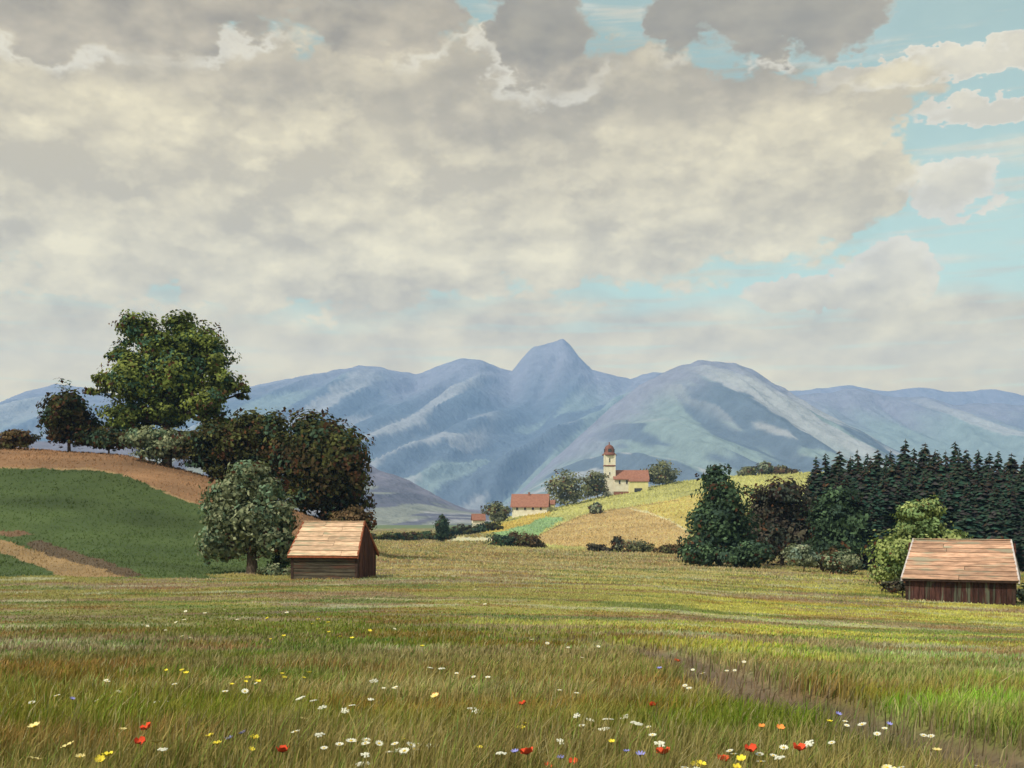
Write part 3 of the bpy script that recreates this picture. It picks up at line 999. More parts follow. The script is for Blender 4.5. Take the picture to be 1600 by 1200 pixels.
gable_house(ch, nx0, nx1, -3.4, 5.4, zb - 6, ze, zr, M['plaster'], M['tile'], 0.7)
for xx in (4.6, 8.0):
    win(ch, xx, -3.4, ze - 2.6, 0.8, 1.8)
by = at_dist(997, YC - 14)
byz = by.z
bn = thing('barn', 'low yellow barn with red roof in front of the church nave', 'barn', by)
SB = (YC - 14) / F
b = MB()
hb0, hb1 = 3.1, 4.3
gable_house(bn, -14 * SB, 15 * SB, -2.5, 3.0, -3, row_z(752.5, YC - 14) - byz, row_z(748.5, YC - 14) - byz, M['plaster_yellow'], M['tile'], 0.35)
MB().box(-2.0, 1.6, -2.58, -2.40, -1, 1.5).build('barn_door', M['window'], bn)
fb = at_dist(971, YC - 12)
wl = thing('churchyard_wall', 'low red-brown churchyard wall below the church nave', 'wall', fb)
MB().box(-3.6, 3.4, -0.3, 0.3, -1.5, 1.35).build('wall', M['tile'], wl)
MB().box(-3.75, 3.55, -0.42, 0.42, 1.352, 1.6).build('coping', M['plaster'], wl)

YF = 474.0
fbp = at_dist(829, YF)
SF = YF / F
fm = thing('farmhouse', 'long farmhouse with red tiled roof and whitewashed wall below the church', 'house', fbp, R(-7))
gable_house(fm, -27.5 * SF, 27 * SF, -3.6, 4.2, -5, row_z(790, YF) - fbp.z, row_z(773, YF) - fbp.z, M['plaster'], M['tile'], 0.7)
for k in range(4):
    win(fm, -5.4 + k * 3.4, -3.6, row_z(797, YF) - fbp.z, 0.9, 1.1)
MB().box(-1.0, -0.2, -0.4, 0.4, row_z(777, YF) - fbp.z, row_z(769, YF) - fbp.z).build('chimney', M['tile'], fm)
lx = at_dist(861, YF + 6)
an = thing('outbuilding', 'small yellow outbuilding at the right end of the long farmhouse', 'house', lx, R(-7))
gable_house(an, -1.6, 1.6, -2.4, 2.4, -4, 3.0, 4.6, M['plaster_yellow'], M['tile'], 0.3)
sp = at_dist(747, 440)
cg = thing('cottage', 'tiny cottage with red roof at the foot of the church hill', 'house', sp, R(8))
gable_house(cg, -2.3, 2.5, -2.0, 2.2, -4, row_z(812, 440) - sp.z, row_z(804, 440) - sp.z, M['plaster'], M['tile'], 0.4)


# ------------------------------------------------------------------ trees and bushes
def hash_dir(rng, n):
    v = rng.normal(size=(n, 3))
    return v / np.linalg.norm(v, axis=1, keepdims=True)


def leaf_quads(P, Nn, size, rng, aspect=0.62):
    """one bent leaf spray per point"""
    n = len(P)
    a = np.cross(Nn, hash_dir(rng, n))
    a /= np.linalg.norm(a, axis=1, keepdims=True) + 1e-9
    b = np.cross(Nn, a)
    s = (size * rng.uniform(0.6, 1.35, n))[:, None]
    v0 = P - a * s
    v1 = P + b * s * aspect + Nn * s * 0.10
    v2 = P + a * s
    v3 = P - b * s * aspect + Nn * s * 0.10
    V = np.stack([v0, v1, v2, v3], 1).reshape(-1, 3)
    Fc = np.arange(4 * n).reshape(-1, 4)
    return V, Fc


GREENS = {
    'oak': [(0.19, 0.22, 0.06), (0.16, 0.20, 0.05), (0.068, 0.084, 0.024), (0.115, 0.142, 0.038), (0.176, 0.209, 0.054), (0.061, 0.115, 0.074)],
    'dark': [(0.044, 0.044, 0.018), (0.066, 0.068, 0.026), (0.094, 0.100, 0.036), (0.052, 0.085, 0.055), (0.075, 0.055, 0.028)],
    'willow': [(0.121, 0.142, 0.084), (0.189, 0.209, 0.124), (0.270, 0.290, 0.182), (0.149, 0.216, 0.142)],
    'lime': [(0.155, 0.196, 0.068), (0.236, 0.290, 0.101), (0.324, 0.371, 0.149), (0.189, 0.270, 0.115)],
    'bottle': [(0.032, 0.054, 0.032), (0.054, 0.089, 0.051), (0.081, 0.132, 0.070), (0.049, 0.081, 0.061)],
    'olive': [(0.115, 0.121, 0.068), (0.176, 0.182, 0.095), (0.243, 0.250, 0.132), (0.149, 0.162, 0.115)],
    'pale': [(0.149, 0.176, 0.115), (0.230, 0.257, 0.169), (0.324, 0.351, 0.243), (0.162, 0.216, 0.176)],
    'plum': [(0.046, 0.035, 0.032), (0.068, 0.057, 0.046), (0.089, 0.081, 0.059), (0.057, 0.070, 0.057)],
    'russet': [(0.095, 0.062, 0.035), (0.135, 0.095, 0.049), (0.115, 0.115, 0.054), (0.162, 0.108, 0.061)],
}
RUST = np.array([(0.080, 0.038, 0.021), (0.105, 0.050, 0.026), (0.062, 0.034, 0.023)])


def crown_arrays(lobes, n, size, pal, rust, rng, clump=0.30, droop=0.0):
    """lobes: (x, y, z, rx, ry, rz) in tree coordinates; leaves gather in clumps over the lobes"""
    L = np.array(lobes, float)
    area = (L[:, 3] * L[:, 5])
    area = area / area.sum()
    Ps, Ns, Cs = [], [], []
    ctr = (L[:, :3] * area[:, None]).sum(0)
    ext = np.max(np.linalg.norm(L[:, :3] - ctr, axis=1) + L[:, 3:6].max(1))
    pal = np.array(pal)
    for li in range(len(L)):
        m = max(60, int(n * area[li]))
        nc = max(8, int(m / 26))
        d = hash_dir(rng, nc)
        rr = rng.uniform(0.25, 1.0, nc) ** 0.5
        jit = 1 + 0.22 * rng.normal(size=nc)
        rad = L[li, 3:6]
        cc = L[li, :3] + d * rad * (rr * np.clip(jit, 0.6, 1.25))[:, None]
        ci = rng.integers(0, nc, m)
        g = np.clip(rng.normal(size=(m, 3)), -1.7, 1.7) * rad * clump * np.array([1, 1, 0.72])
        p = cc[ci] + g
        if droop:
            p[:, 2] -= droop * np.abs(rng.normal(size=m)) * rad[2] * rr[ci]
        out = (p - L[li, :3]) / rad
        ol = np.linalg.norm(out, axis=1, keepdims=True) + 1e-6
        nn = out / ol * 0.9 + d[ci] * 0.5 + rng.normal(size=(m, 3)) * 0.55 + np.array([0, 0, 0.35])
        nn /= np.linalg.norm(nn, axis=1, keepdims=True)
        tone = rng.integers(0, len(pal), nc)
        c = pal[tone[ci]] * rng.uniform(0.75, 1.3, nc)[ci][:, None] * rng.uniform(0.75, 1.25, (m, 1))
        # leaves turning rust-red at the tips of the outer twigs
        edge = np.linalg.norm((p - ctr) * np.array([1, 1, 1.0]), axis=1) / ext
        pr = 0.75 * rust * smooth(ol[:, 0], 0.95, 1.4) * (0.2 + 0.8 * smooth(edge, 0.55, 0.9))
        cr = rng.random(nc)[ci] < 0.55
        is_r = rng.random(m) < np.clip(pr * np.where(cr, 1.7, 0.12), 0, 0.95)
        c[is_r] = RUST[rng.integers(0, 3, is_r.sum())] * rng.uniform(0.7, 1.3, (is_r.sum(), 1))
        Ps.append(p)
        Ns.append(nn)
        Cs.append(c)
    P, Nn, Cc = np.vstack(Ps), np.vstack(Ns), np.vstack(Cs)
    V, Fc = leaf_quads(P, Nn, size, rng)
    return V, Fc, np.repeat(Cc, 4, axis=0)


TREE_SEED = [100]


def broad_tree(name, label, cat, px, Y, lobes_px, n, size_px, pal, rust=0.5, trunk=0.35, group=None, clump=0.25, droop=0.0, deep=0.9, stems=1, base=None):
    """lobes_px: (photo column, row, half width, half height); size and distance follow from Y"""
    TREE_SEED[0] += 1
    rng = np.random.default_rng(TREE_SEED[0])
    b = at_dist(px, Y) if base is None else base
    k = Y / F
    t = thing(name, label, cat, b, 0, group)
    lobes = []
    wmax = max(l[2] for l in lobes_px) * k
    for (lx_, ly_, rx, ry) in lobes_px:
        x = (lx_ - px) * k
        z = row_z(ly_, Y) - b.z
        yy = rng.uniform(-0.5, 0.5) * wmax * 0.8
        lobes.append((x, yy, z, rx * k, max(rx, ry) * k * deep, ry * k))
        if rx * k > 1.6 and len(lobes_px) > 2:       # the crown is as deep as it is wide
            lobes.append((x * 0.85, yy + rx * k * 0.8, z, rx * k * 0.7, rx * k * 0.7, ry * k * 0.75))
    V, Fc, cl = crown_arrays(lobes, int(n * 1.9), size_px * k * 0.70, GREENS[pal], rust, rng, clump, droop)
    keep = V[:, 2].reshape(-1, 4).mean(1) > -0.25 * size_px * k
    Fk = Fc[keep]
    V2 = V.reshape(-1, 4, 3)[keep].reshape(-1, 3)
    c2 = cl.reshape(-1, 4, 3)[keep].reshape(-1, 3)
    link('crown', mesh_np('crown', V2, np.arange(len(V2)).reshape(-1, 4), c2, M['leaf']), t)
    tb = MB()
    Lm = sorted(lobes, key=lambda l: l[2])
    zc = sum(l[2] for l in lobes) / len(lobes)
    xc = sum(l[0] for l in lobes) / len(lobes)
    for s in range(stems):
        a = 2 * math.pi * s / stems + 0.6
        ox, oy = (trunk * 1.6 * math.cos(a), trunk * 1.6 * math.sin(a)) if stems > 1 else (0.0, 0.0)
        top = max(zc, 0.5)
        pts = [(ox, oy, -0.5), (ox * 0.9, oy, 0.15), (ox + xc * 0.2, oy, top * 0.45), (ox * 1.6 + xc * 0.6, oy * 1.5, top)]
        tb.tube(pts, [trunk * 1.35, trunk, trunk * 0.72, trunk * 0.4], 9)
    for (x, y, z, rx, ry, rz) in lobes:
        st = Vector((xc * 0.35, 0, max(zc, 0.5) * rng.uniform(0.35, 0.7)))
        en = Vector((x, y, z))
        md = (st + en) / 2 + Vector((0, 0, -0.06 * (en - st).length))
        tb.tube([st, md, en, en + Vector((0, 0, rz * 0.5))], [trunk * 0.42, trunk * 0.3, trunk * 0.18, trunk * 0.06], 6)
    tb.build('trunk', M['bark'], t, smooth_sh=True)
    return t


# --- on the left hill
GH = 'trees along the crest of the left hill'
broad_tree('broadleaf_tree', 'tall broad oak towering over the crest of the left hill', 'tree', 262, 137,
           [(275, 504, 24, 24), (216, 516, 28, 26), (300, 536, 40, 34), (332, 562, 30, 28), (352, 600, 28, 22), (376, 612, 14, 10), (190, 556, 27, 20),
            (174, 592, 24, 15), (148, 607, 18, 10), (216, 596, 44, 40), (196, 650, 40, 26), (270, 585, 50, 50), (262, 645, 36, 20), (330, 632, 34, 24),
            (352, 664, 38, 18), (246, 540, 34, 30)], 21000, 4.6, 'oak', 1.3, 0.55, None, 0.21)
broad_tree('broadleaf_tree', 'small rust-edged tree left of the tall oak on the hill', 'tree', 108, 137,
           [(108, 640, 32, 32), (88, 665, 24, 26), (125, 668, 30, 26)], 3600, 5.0, 'dark', 0.9, 0.22)
broad_tree('shrub', 'low brownish shrub at the far left end of the hill crest', 'shrub', 20, 138, [(10, 690, 26, 12), (38, 686, 20, 12), (24, 682, 16, 12)], 1300, 4.2, 'russet', 0.8, 0.1)
broad_tree('shrub', 'dark green shrub between the rust-edged tree and the tall oak', 'shrub', 170, 136, [(140, 684, 30, 14), (175, 684, 34, 16), (205, 686, 24, 14)], 2200, 4.5, 'dark', 0.5, 0.12)
broad_tree('shrub', 'grey-green shrub under the tall oak', 'shrub', 255, 131, [(235, 684, 34, 20), (275, 692, 38, 22), (215, 688, 20, 14), (252, 706, 36, 12)], 3000, 4.8, 'willow', 0.25, 0.12)
broad_tree('shrub', 'olive shrub sloping down the crest right of the tall oak', 'shrub', 335, 129, [(310, 700, 34, 26), (345, 690, 36, 32), (375, 705, 30, 28), (318, 722, 34, 14), (350, 738, 36, 16)], 4000, 5.0, 'dark', 0.6, 0.14)
broad_tree('broadleaf_tree', 'rounded olive tree midway down the hill crest', 'tree', 410, 129,
           [(395, 670, 36, 30), (425, 672, 32, 30), (410, 705, 42, 34), (440, 715, 34, 34), (400, 740, 36, 26), (385, 752, 30, 18), (430, 764, 38, 18)], 6000, 5.2, 'dark', 0.7, 0.28)
broad_tree('broadleaf_tree', 'big dark rust-edged tree above the hut with the log front', 'tree', 505, 126,
           [(478, 670, 30, 28), (505, 685, 42, 38), (535, 705, 40, 38), (480, 725, 46, 40), (520, 745, 48, 40), (555, 735, 26, 38), (455, 705, 30, 30),
            (550, 780, 26, 28), (500, 780, 40, 24), (470, 780, 30, 18), (535, 806, 34, 14)], 12000, 5.4, 'dark', 0.8, 0.4)
broad_tree('shrub', 'dark shrub at the foot of the hill just behind the hut', 'shrub', 560, 122, [(552, 808, 24, 16), (570, 815, 16, 14), (535, 812, 20, 14)], 1500, 4.0, 'russet', 0.9, 0.1)
broad_tree('willow_tree', 'drooping grey-green tree with a thick trunk left of the small hut', 'tree', 394, 77,
           [(385, 738, 30, 24), (362, 765, 34, 26), (410, 765, 30, 24), (345, 800, 28, 30), (390, 805, 40, 34), (430, 805, 28, 30), (338, 842, 22, 26),
            (375, 842, 24, 18), (425, 838, 26, 22), (452, 850, 14, 20), (352, 862, 14, 10), (412, 845, 22, 16)], 9500, 5.4, 'willow', 0.28, 0.42, None, 0.24, 0.35)
broad_tree('shrub', 'low grey-green shrub between the drooping tree and the hut', 'shrub', 432, 75.0, [(425, 893, 16, 10), (445, 897, 14, 8)], 700, 3.6, 'willow', 0.2, 0.06)
broad_tree('shrub', 'green shrub behind the left corner of the small hut', 'shrub', 446, 79, [(440, 872, 14, 18), (455, 862, 12, 16)], 900, 3.6, 'bottle', 0.2, 0.06)

# --- right side, in front of the spruce wood
broad_tree('broadleaf_tree', 'dark green pyramidal tree at the left end of the spruce wood', 'tree', 1126, 136,
           [(1118, 752, 26, 22), (1128, 778, 34, 26), (1112, 808, 38, 28), (1142, 815, 36, 30), (1108, 845, 32, 24), (1148, 848, 34, 24), (1128, 830, 40, 30)],
           8200, 5.0, 'bottle', 0.45, 0.3)
broad_tree('shrub', 'rounded dark green bush at the foot of the pyramidal tree', 'shrub', 1092, 133, [(1085, 862, 22, 20), (1105, 866, 22, 18)], 1700, 4.4, 'bottle', 0.4, 0.1)
broad_tree('shrub', 'low green bush right of the pyramidal tree', 'shrub', 1165, 131, [(1150, 870, 24, 14), (1180, 864, 24, 18)], 1700, 4.4, 'bottle', 0.25, 0.1)
broad_tree('broadleaf_tree', 'dark purple-brown tree between the pyramidal tree and the spruces', 'tree', 1222, 146,
           [(1225, 772, 34, 22), (1200, 795, 30, 30), (1240, 800, 40, 32), (1205, 835, 40, 36), (1250, 840, 38, 36)], 6800, 5.2, 'plum', 0.5, 0.3)
broad_tree('broadleaf_tree', 'bluish green tree standing at the edge of the spruce wood', 'tree', 1312, 139,
           [(1310, 790, 30, 28), (1290, 815, 28, 28), (1330, 820, 32, 30), (1310, 850, 40, 28)], 5000, 5.0, 'bottle', 0.2, 0.26)
broad_tree('shrub', 'pale grey-green round bush below the dark purple-brown tree', 'shrub', 1256, 124, [(1250, 868, 20, 15), (1270, 874, 14, 11)], 1400, 3.8, 'pale', 0.12, 0.08)
broad_tree('shrub', 'grey-green round bush with rust top nearer the long hut', 'shrub', 1320, 121, [(1318, 880, 24, 17), (1300, 876, 14, 12)], 1400, 3.8, 'willow', 0.7, 0.08)
broad_tree('shrub', 'russet shrub between the two round bushes', 'shrub', 1287, 126, [(1285, 878, 14, 12), (1296, 868, 12, 12)], 800, 3.6, 'russet', 0.9, 0.06)
broad_tree('broadleaf_tree', 'bright light green tree behind the long hut', 'tree', 1432, 75,
           [(1460, 795, 15, 18), (1425, 800, 24, 15), (1440, 828, 34, 24), (1480, 840, 30, 14), (1405, 862, 38, 26), (1395, 895, 30, 18), (1440, 870, 34, 30)],
           6800, 4.6, 'lime', 0.14, 0.24, None, 0.25)
broad_tree('shrub', 'dark low shrub at the left corner of the long hut', 'shrub', 1410, 70, [(1400, 915, 20, 10), (1425, 912, 18, 12)], 800, 3.6, 'plum', 0.6, 0.06)
broad_tree('shrub', 'pale green tuft of shrub at the right end of the long hut', 'shrub', 1604, 68, [(1600, 928, 12, 14), (1612, 930, 14, 14)], 700, 3.6, 'pale', 0.2, 0.06)

# --- bushes along the foot of the church hill
GB = 'dark bushes along the foot of the church hill'
for i, (px, Y, lob, pal, lab) in enumerate([
    (786, 268, [(778, 845, 16, 12), (795, 848, 15, 10)], 'bottle', 'dark green bush nearest the pale lane at the foot of the church hill'),
    (808, 270, [(803, 843, 11, 9)], 'russet', 'small russet bush between two dark bushes at the hill foot'),
    (828, 266, [(826, 846, 17, 13), (840, 851, 12, 8)], 'russet', 'pointed brownish bush below the tan field'),
    (932, 236, [(930, 856, 12, 7), (945, 859, 10, 5)], 'plum', 'low plum-brown bush by the middle of the tan field'),
    (968, 234, [(966, 850, 8, 9)], 'plum', 'small upright brown bush below the tan field'),
    (993, 232, [(990, 855, 22, 13), (1008, 858, 14, 10)], 'olive', 'rounded olive bush with dark edges below the tan field'),
    (1048, 222, [(1044, 860, 18, 11), (1062, 862, 16, 12)], 'russet', 'reddish brown bush next to the pyramidal tree'),
]):
    broad_tree('shrub', lab, 'shrub', px, Y, lob, 900, 3.0, pal, 0.6, 0.1)

# --- round the church and farm
for (px, Y, lob, pal, lab) in [
    (886, 500, [(884, 752, 25, 20), (872, 764, 20, 18), (900, 762, 20, 18), (880, 778, 20, 10), (898, 776, 16, 9)], 'olive', 'large round tree between the farmhouse and the church'),
    (934, 512, [(932, 752, 18, 14), (922, 758, 12, 12), (930, 766, 16, 9)], 'olive', 'smaller round tree just left of the church tower'),
    (1036, 528, [(1036, 736, 22, 16), (1022, 742, 14, 12), (1050, 742, 12, 11), (1038, 750, 18, 8)], 'olive', 'round tree at the right end of the church nave'),
    (776, 455, [(772, 796, 15, 12), (786, 800, 13, 9), (778, 808, 14, 8)], 'olive', 'rounded tree left of the long farmhouse'),
    (931, 436, [(931, 795, 8, 7)], 'pale', 'lone grey-green bush in the field below the church'),
    (1166, 552, [(1170, 737, 12, 8), (1160, 741, 8, 6)], 'olive', 'pale bush on the skyline behind the pyramidal tree'),
    (1198, 554, [(1196, 732, 10, 9)], 'pale', 'small pale round bush highest on the hill skyline'),
    (1222, 556, [(1220, 738, 18, 8), (1240, 741, 14, 7)], 'russet', 'long russet hedge on the hill skyline by the spruce wood'),
]:
    broad_tree('shrub' if lob[0][2] < 14 else 'broadleaf_tree', lab, 'shrub' if lob[0][2] < 14 else 'tree', px, Y, lob, 1500, 3.0, pal, 0.55, 0.3)

# --- hedge line across the end of the valley
broad_tree('broadleaf_tree', 'lone dark round-topped tree rising from the valley hedge', 'tree', 691, 300,
           [(691, 822, 10, 13), (691, 836, 9, 9)], 1400, 2.6, 'bottle', 0.6, 0.25)
k = 0
for px in range(575, 782, 15):
    hgt = random.uniform(8, 12)
    pj = px + random.uniform(-3, 3)
    Yh = 335 + random.uniform(-10, 14)
    if 706 < px < 775:
        Yh += 75
    b = at_dist(pj, Yh)
    row = HY - F * (b.z - CZ) / Yh
    broad_tree('hedge_bush', 'dark hedge bush in the row closing off the valley floor', 'bush', pj, Yh,
               [(pj - 4, row - hgt * 0.6, 11, hgt * 0.75), (pj + 6, row - hgt * 0.5, 10, hgt * 0.7)], 420, 2.8, 'dark' if k % 3 else 'bottle', 0.35, 0.15,
               'hedge bushes across the valley end')
    k += 1


# ------------------------------------------------------------------ spruce wood
def spruce_mesh(seed, H, rb):
    rng = np.random.default_rng(seed)
    Vs, Fs, Cs = [], [], []
    n = 0
    tiers = int(H / 0.30)
    for i in range(tiers):
        f = i / tiers
        z = 0.9 + (H - 1.0) * f
        rad = rb * (1 - f) ** 0.72 * rng.uniform(0.82, 1.15) + 0.12
        nb = max(6, int(15 * (1 - f) + 5))
        for q in range(nb):
            a = rng.uniform(0, 2 * math.pi)
            L = rad * rng.uniform(0.75, 1.15)
            d = np.array([math.cos(a), math.sin(a), 0])
            s = np.array([-math.sin(a), math.cos(a), 0])
            w = L * rng.uniform(0.22, 0.36) + 0.07
            dr = L * rng.uniform(0.30, 0.85)
            zq = min(z + rng.uniform(-0.45, 0.45), H - 0.1)
            p0 = np.array([0, 0, zq])
            pm = d * L * 0.55 + np.array([0, 0, zq - dr * 0.35])
            pt = d * L + np.array([0, 0, zq - dr + 0.10 * L])
            hang = np.array([0, 0, -w * 0.75])
            V = [p0, pm + s * w + hang, pt, pm - s * w + hang, pm + np.array([0, 0, 0.05])]
            Vs += V
            Fs += [(n, n + 1, n + 4), (n + 1, n + 2, n + 4), (n + 2, n + 3, n + 4), (n + 3, n, n + 4)]
            base = np.array([(0.020, 0.034, 0.026), (0.030, 0.045, 0.032), (0.034, 0.032, 0.034), (0.022, 0.050, 0.038)][rng.integers(0, 4)])
            base = base * rng.uniform(0.7, 1.35)
            tip = base * 1.5 if rng.random() > (0.05 + 0.50 * (f > 0.86)) else np.array((0.085, 0.042, 0.026))
            Cs += [base * 0.9, base, tip, base, base]
            n += 5
    return mesh_np('crown', np.array(Vs), np.array(Fs), np.array(Cs), M['needle'])


SPR = [spruce_mesh(11 + i, 17.0, r) for i, r in enumerate((3.5, 2.9, 3.9, 3.2))]
tm = MB()
tm.tube([(0, 0, -0.8), (0, 0, 4), (0, 0, 11), (0.05, 0, 17.05)], [0.30, 0.24, 0.13, 0.02], 8)
TRM = tm.mesh('trunk', M['bark'], True)
TOPS = ([1200, 1262, 1275, 1290, 1312, 1330, 1340, 1355, 1372, 1392, 1414, 1428, 1445, 1462, 1478, 1492, 1510, 1528, 1545, 1560, 1580, 1600, 1660],
        [760, 745, 712, 708, 704, 712, 702, 708, 702, 704, 686, 700, 692, 702, 704, 690, 702, 702, 706, 704, 708, 714, 716])


def spruce(px, Y, top, i, lab):
    b = at_dist(px, Y)
    H = max(5.0, row_z(top, Y) - b.z)
    t = thing('spruce_tree', lab, 'tree', b, random.uniform(0, 6.28), 'spruces of the dark wood')
    s = H / 17.0
    wsc = s * random.uniform(1.0, 1.5)
    for nm, me in (('crown', SPR[i % 4]), ('trunk', TRM)):
        o = link(nm, me, t)
        o.scale = (wsc, wsc, s)
    return t


for i, (px, top) in enumerate(zip(TOPS[0][2:], TOPS[1][2:])):
    lab = 'dark spruce on the skyline row of the conifer wood behind the long hut'
    if px == 1414:
        lab = 'tallest spruce of the wood, rising above its skyline row'
    if px == 1275:
        lab = 'slim spruce at the left end of the skyline row, beside the purple-brown tree'
    spruce(px, 166 + random.uniform(-5, 6), top, i, lab)
i = 0
for row, (Y0, drop) in enumerate(((159, 9), (150, 22), (142, 46))):
    for px in np.arange(1268 + 9 * row, 1690, 25):
        p = px + random.uniform(-8, 8)
        top = np.interp(p, *TOPS) + drop + random.uniform(-8, 22)
        if p < 1300 and row > 0:
            top += 30
        spruce(p, Y0 + random.uniform(-4, 4), top, i,
               ('dark spruce in the second row of the wood, behind the front trees', 'dark spruce inside the wood, just behind its front edge',
                'shorter dark spruce along the front edge of the wood')[row])
        i += 1


# ------------------------------------------------------------------ meadow grass
def build_grass(n=370000):
    rng = np.random.default_rng(5)
    r = np.exp(rng.uniform(math.log(4.4), math.log(60.0), n))
    th = rng.uniform(-R(41), R(41), n)
    x, y = r * np.sin(th), r * np.cos(th)
    pw = path_w(x, y)
    tuft = fbm(x / 0.35, y / 0.35, 201, 2)
    keep = (rng.random(n) > pw * 0.93) & (rng.random(n) < 0.35 + 1.1 * tuft)
    x, y, r, tuft = x[keep], y[keep], r[keep], tuft[keep]
    n = len(x)
    z = ground_z(x, y)
    col = land_colour(x, y, z)
    hvar = fbm(x / 3.0, y / 2.0, 211, 3)
    near = 1 - smooth(r, 14, 40)
    near = near * (1 - 0.45 * smooth(r, 11, 20))
    h = (0.035 + 0.15 * near * (0.4 + 1.2 * hvar)) * rng.uniform(0.5, 1.45, n) * (0.6 + 0.8 * tuft)
    w = np.maximum(0.0035, 0.00052 * r) * rng.uniform(0.7, 1.4, n)
    a = rng.uniform(0, 2 * math.pi, n)
    lean_a = rng.normal(0.3, 1.0, n)
    lean = h * np.abs(rng.normal(0.35, 0.28, n))
    sx, sy = np.cos(a) * w, np.sin(a) * w
    lx_, ly_ = np.cos(lean_a) * lean, np.sin(lean_a) * lean
    Z0 = z - 0.02
    V = np.zeros((n, 5, 3))
    V[:, 0] = np.stack([x - sx, y - sy, Z0], 1)
    V[:, 1] = np.stack([x + sx, y + sy, Z0], 1)
    V[:, 2] = np.stack([x + sx * 0.8 + lx_ * 0.35, y + sy * 0.8 + ly_ * 0.35, z + h * 0.58], 1)
    V[:, 3] = np.stack([x - sx * 0.8 + lx_ * 0.35, y - sy * 0.8 + ly_ * 0.35, z + h * 0.58], 1)
    V[:, 4] = np.stack([x + lx_, y + ly_, z + h * 0.97], 1)
    base = np.arange(n) * 5
    Fc = np.concatenate([np.stack([base, base + 1, base + 2], 1), np.stack([base, base + 2, base + 3], 1), np.stack([base + 3, base + 2, base + 4], 1)])
    cc = col * rng.uniform(0.95, 1.9, (n, 1))
    dry = rng.random(n) < 0.10
    cc[dry] = np.array((0.36, 0.31, 0.17)) * rng.uniform(0.7, 1.2, (dry.sum(), 1))
    grn = rng.random(n) < 0.14
    cc[grn] = cc[grn] * np.array((0.7, 1.12, 0.6))
    cc = np.clip(cc, 0.01, 0.6)
    cl = np.repeat(cc[:, None, :], 5, axis=1).reshape(-1, 3)
    o = link('meadow_grass', mesh_np('meadow_grass', V.reshape(-1, 3), Fc, cl, M['grass']), kind='stuff')
    tag(o, 'short olive and green meadow grass covering the foreground', 'grass')


build_grass()


def build_far_grass(n=230000):
    rng = np.random.default_rng(6)
    r = np.exp(rng.uniform(math.log(42.0), math.log(600.0), n))
    th = rng.uniform(-R(30), R(30), n)
    x, y = r * np.sin(th), r * np.cos(th)
    z = ground_z(x, y)
    col = land_colour(x, y, z)
    k = r / 1098.0                              # about a pixel of the picture at that distance
    h = k * rng.uniform(0.5, 2.2, n) * (0.5 + fbm(x / 3, y / 2, 305, 3))
    w = k * rng.uniform(0.5, 1.1, n)
    a = rng.uniform(-0.6, 0.6, n)
    sx, sy = np.cos(a) * w, np.sin(a) * w
    lx_ = h * rng.normal(0, 0.5, n)
    V = np.zeros((n, 3, 3))
    V[:, 0] = np.stack([x - sx, y - sy, z - 0.03], 1)
    V[:, 1] = np.stack([x + sx, y + sy, z - 0.03], 1)
    V[:, 2] = np.stack([x + lx_, y + h * 0.4, z + h], 1)
    cc = np.clip(col * rng.uniform(0.85, 1.75, (n, 1)), 0.01, 0.6)
    o = link('field_grass', mesh_np('field_grass', V.reshape(-1, 3), np.arange(3 * n).reshape(-1, 3), np.repeat(cc, 3, axis=0), M['grass']), kind='stuff')
    tag(o, 'short grass tufts over the middle meadow and the left hill', 'grass')


build_far_grass()


# ------------------------------------------------------------------ meadow flowers
def petal_disc(nm, mat, n, r_in, r_out, lift, width, cup=0.0):
    b = MB()
    for k in range(n):
        a = 2 * math.pi * k / n
        d, s = Vector((math.cos(a), math.sin(a), 0)), Vector((-math.sin(a), math.cos(a), 0))
        z1, z2 = lift, lift + cup
        b.poly([d * r_in, d * (r_in + r_out) * 0.55 - s * width + Vector((0, 0, z1)), d * r_out * 0.94 - s * width * 0.55 + Vector((0, 0, z2)),
                d * r_out + Vector((0, 0, z2 * 0.95)), d * r_out * 0.94 + s * width * 0.55 + Vector((0, 0, z2)), d * (r_in + r_out) * 0.55 + s * width + Vector((0, 0, z1))])
    return b.mesh(nm, mat)


def eye_mesh(mat, r, h):
    return MB().lathe([(r, 0.0), (r * 0.9, h * 0.6), (r * 0.4, h)], 8).mesh('centre', mat)


def umbel_mesh(mat):
    b = MB()
    rr = random.Random(3)
    for k in range(16):
        a, d = rr.uniform(0, 6.28), math.sqrt(rr.random()) * 0.85
        x, y = math.cos(a) * d, math.sin(a) * d
        z = 0.12 * (1 - d * d) + rr.uniform(-.04, .06)
        s = rr.uniform(0.16, 0.28)
        b.lathe([(s, z), (s * 0.9, z + 0.10), (s * 0.3, z + 0.16)], 6, x, y)
    return b.mesh('petals', mat)


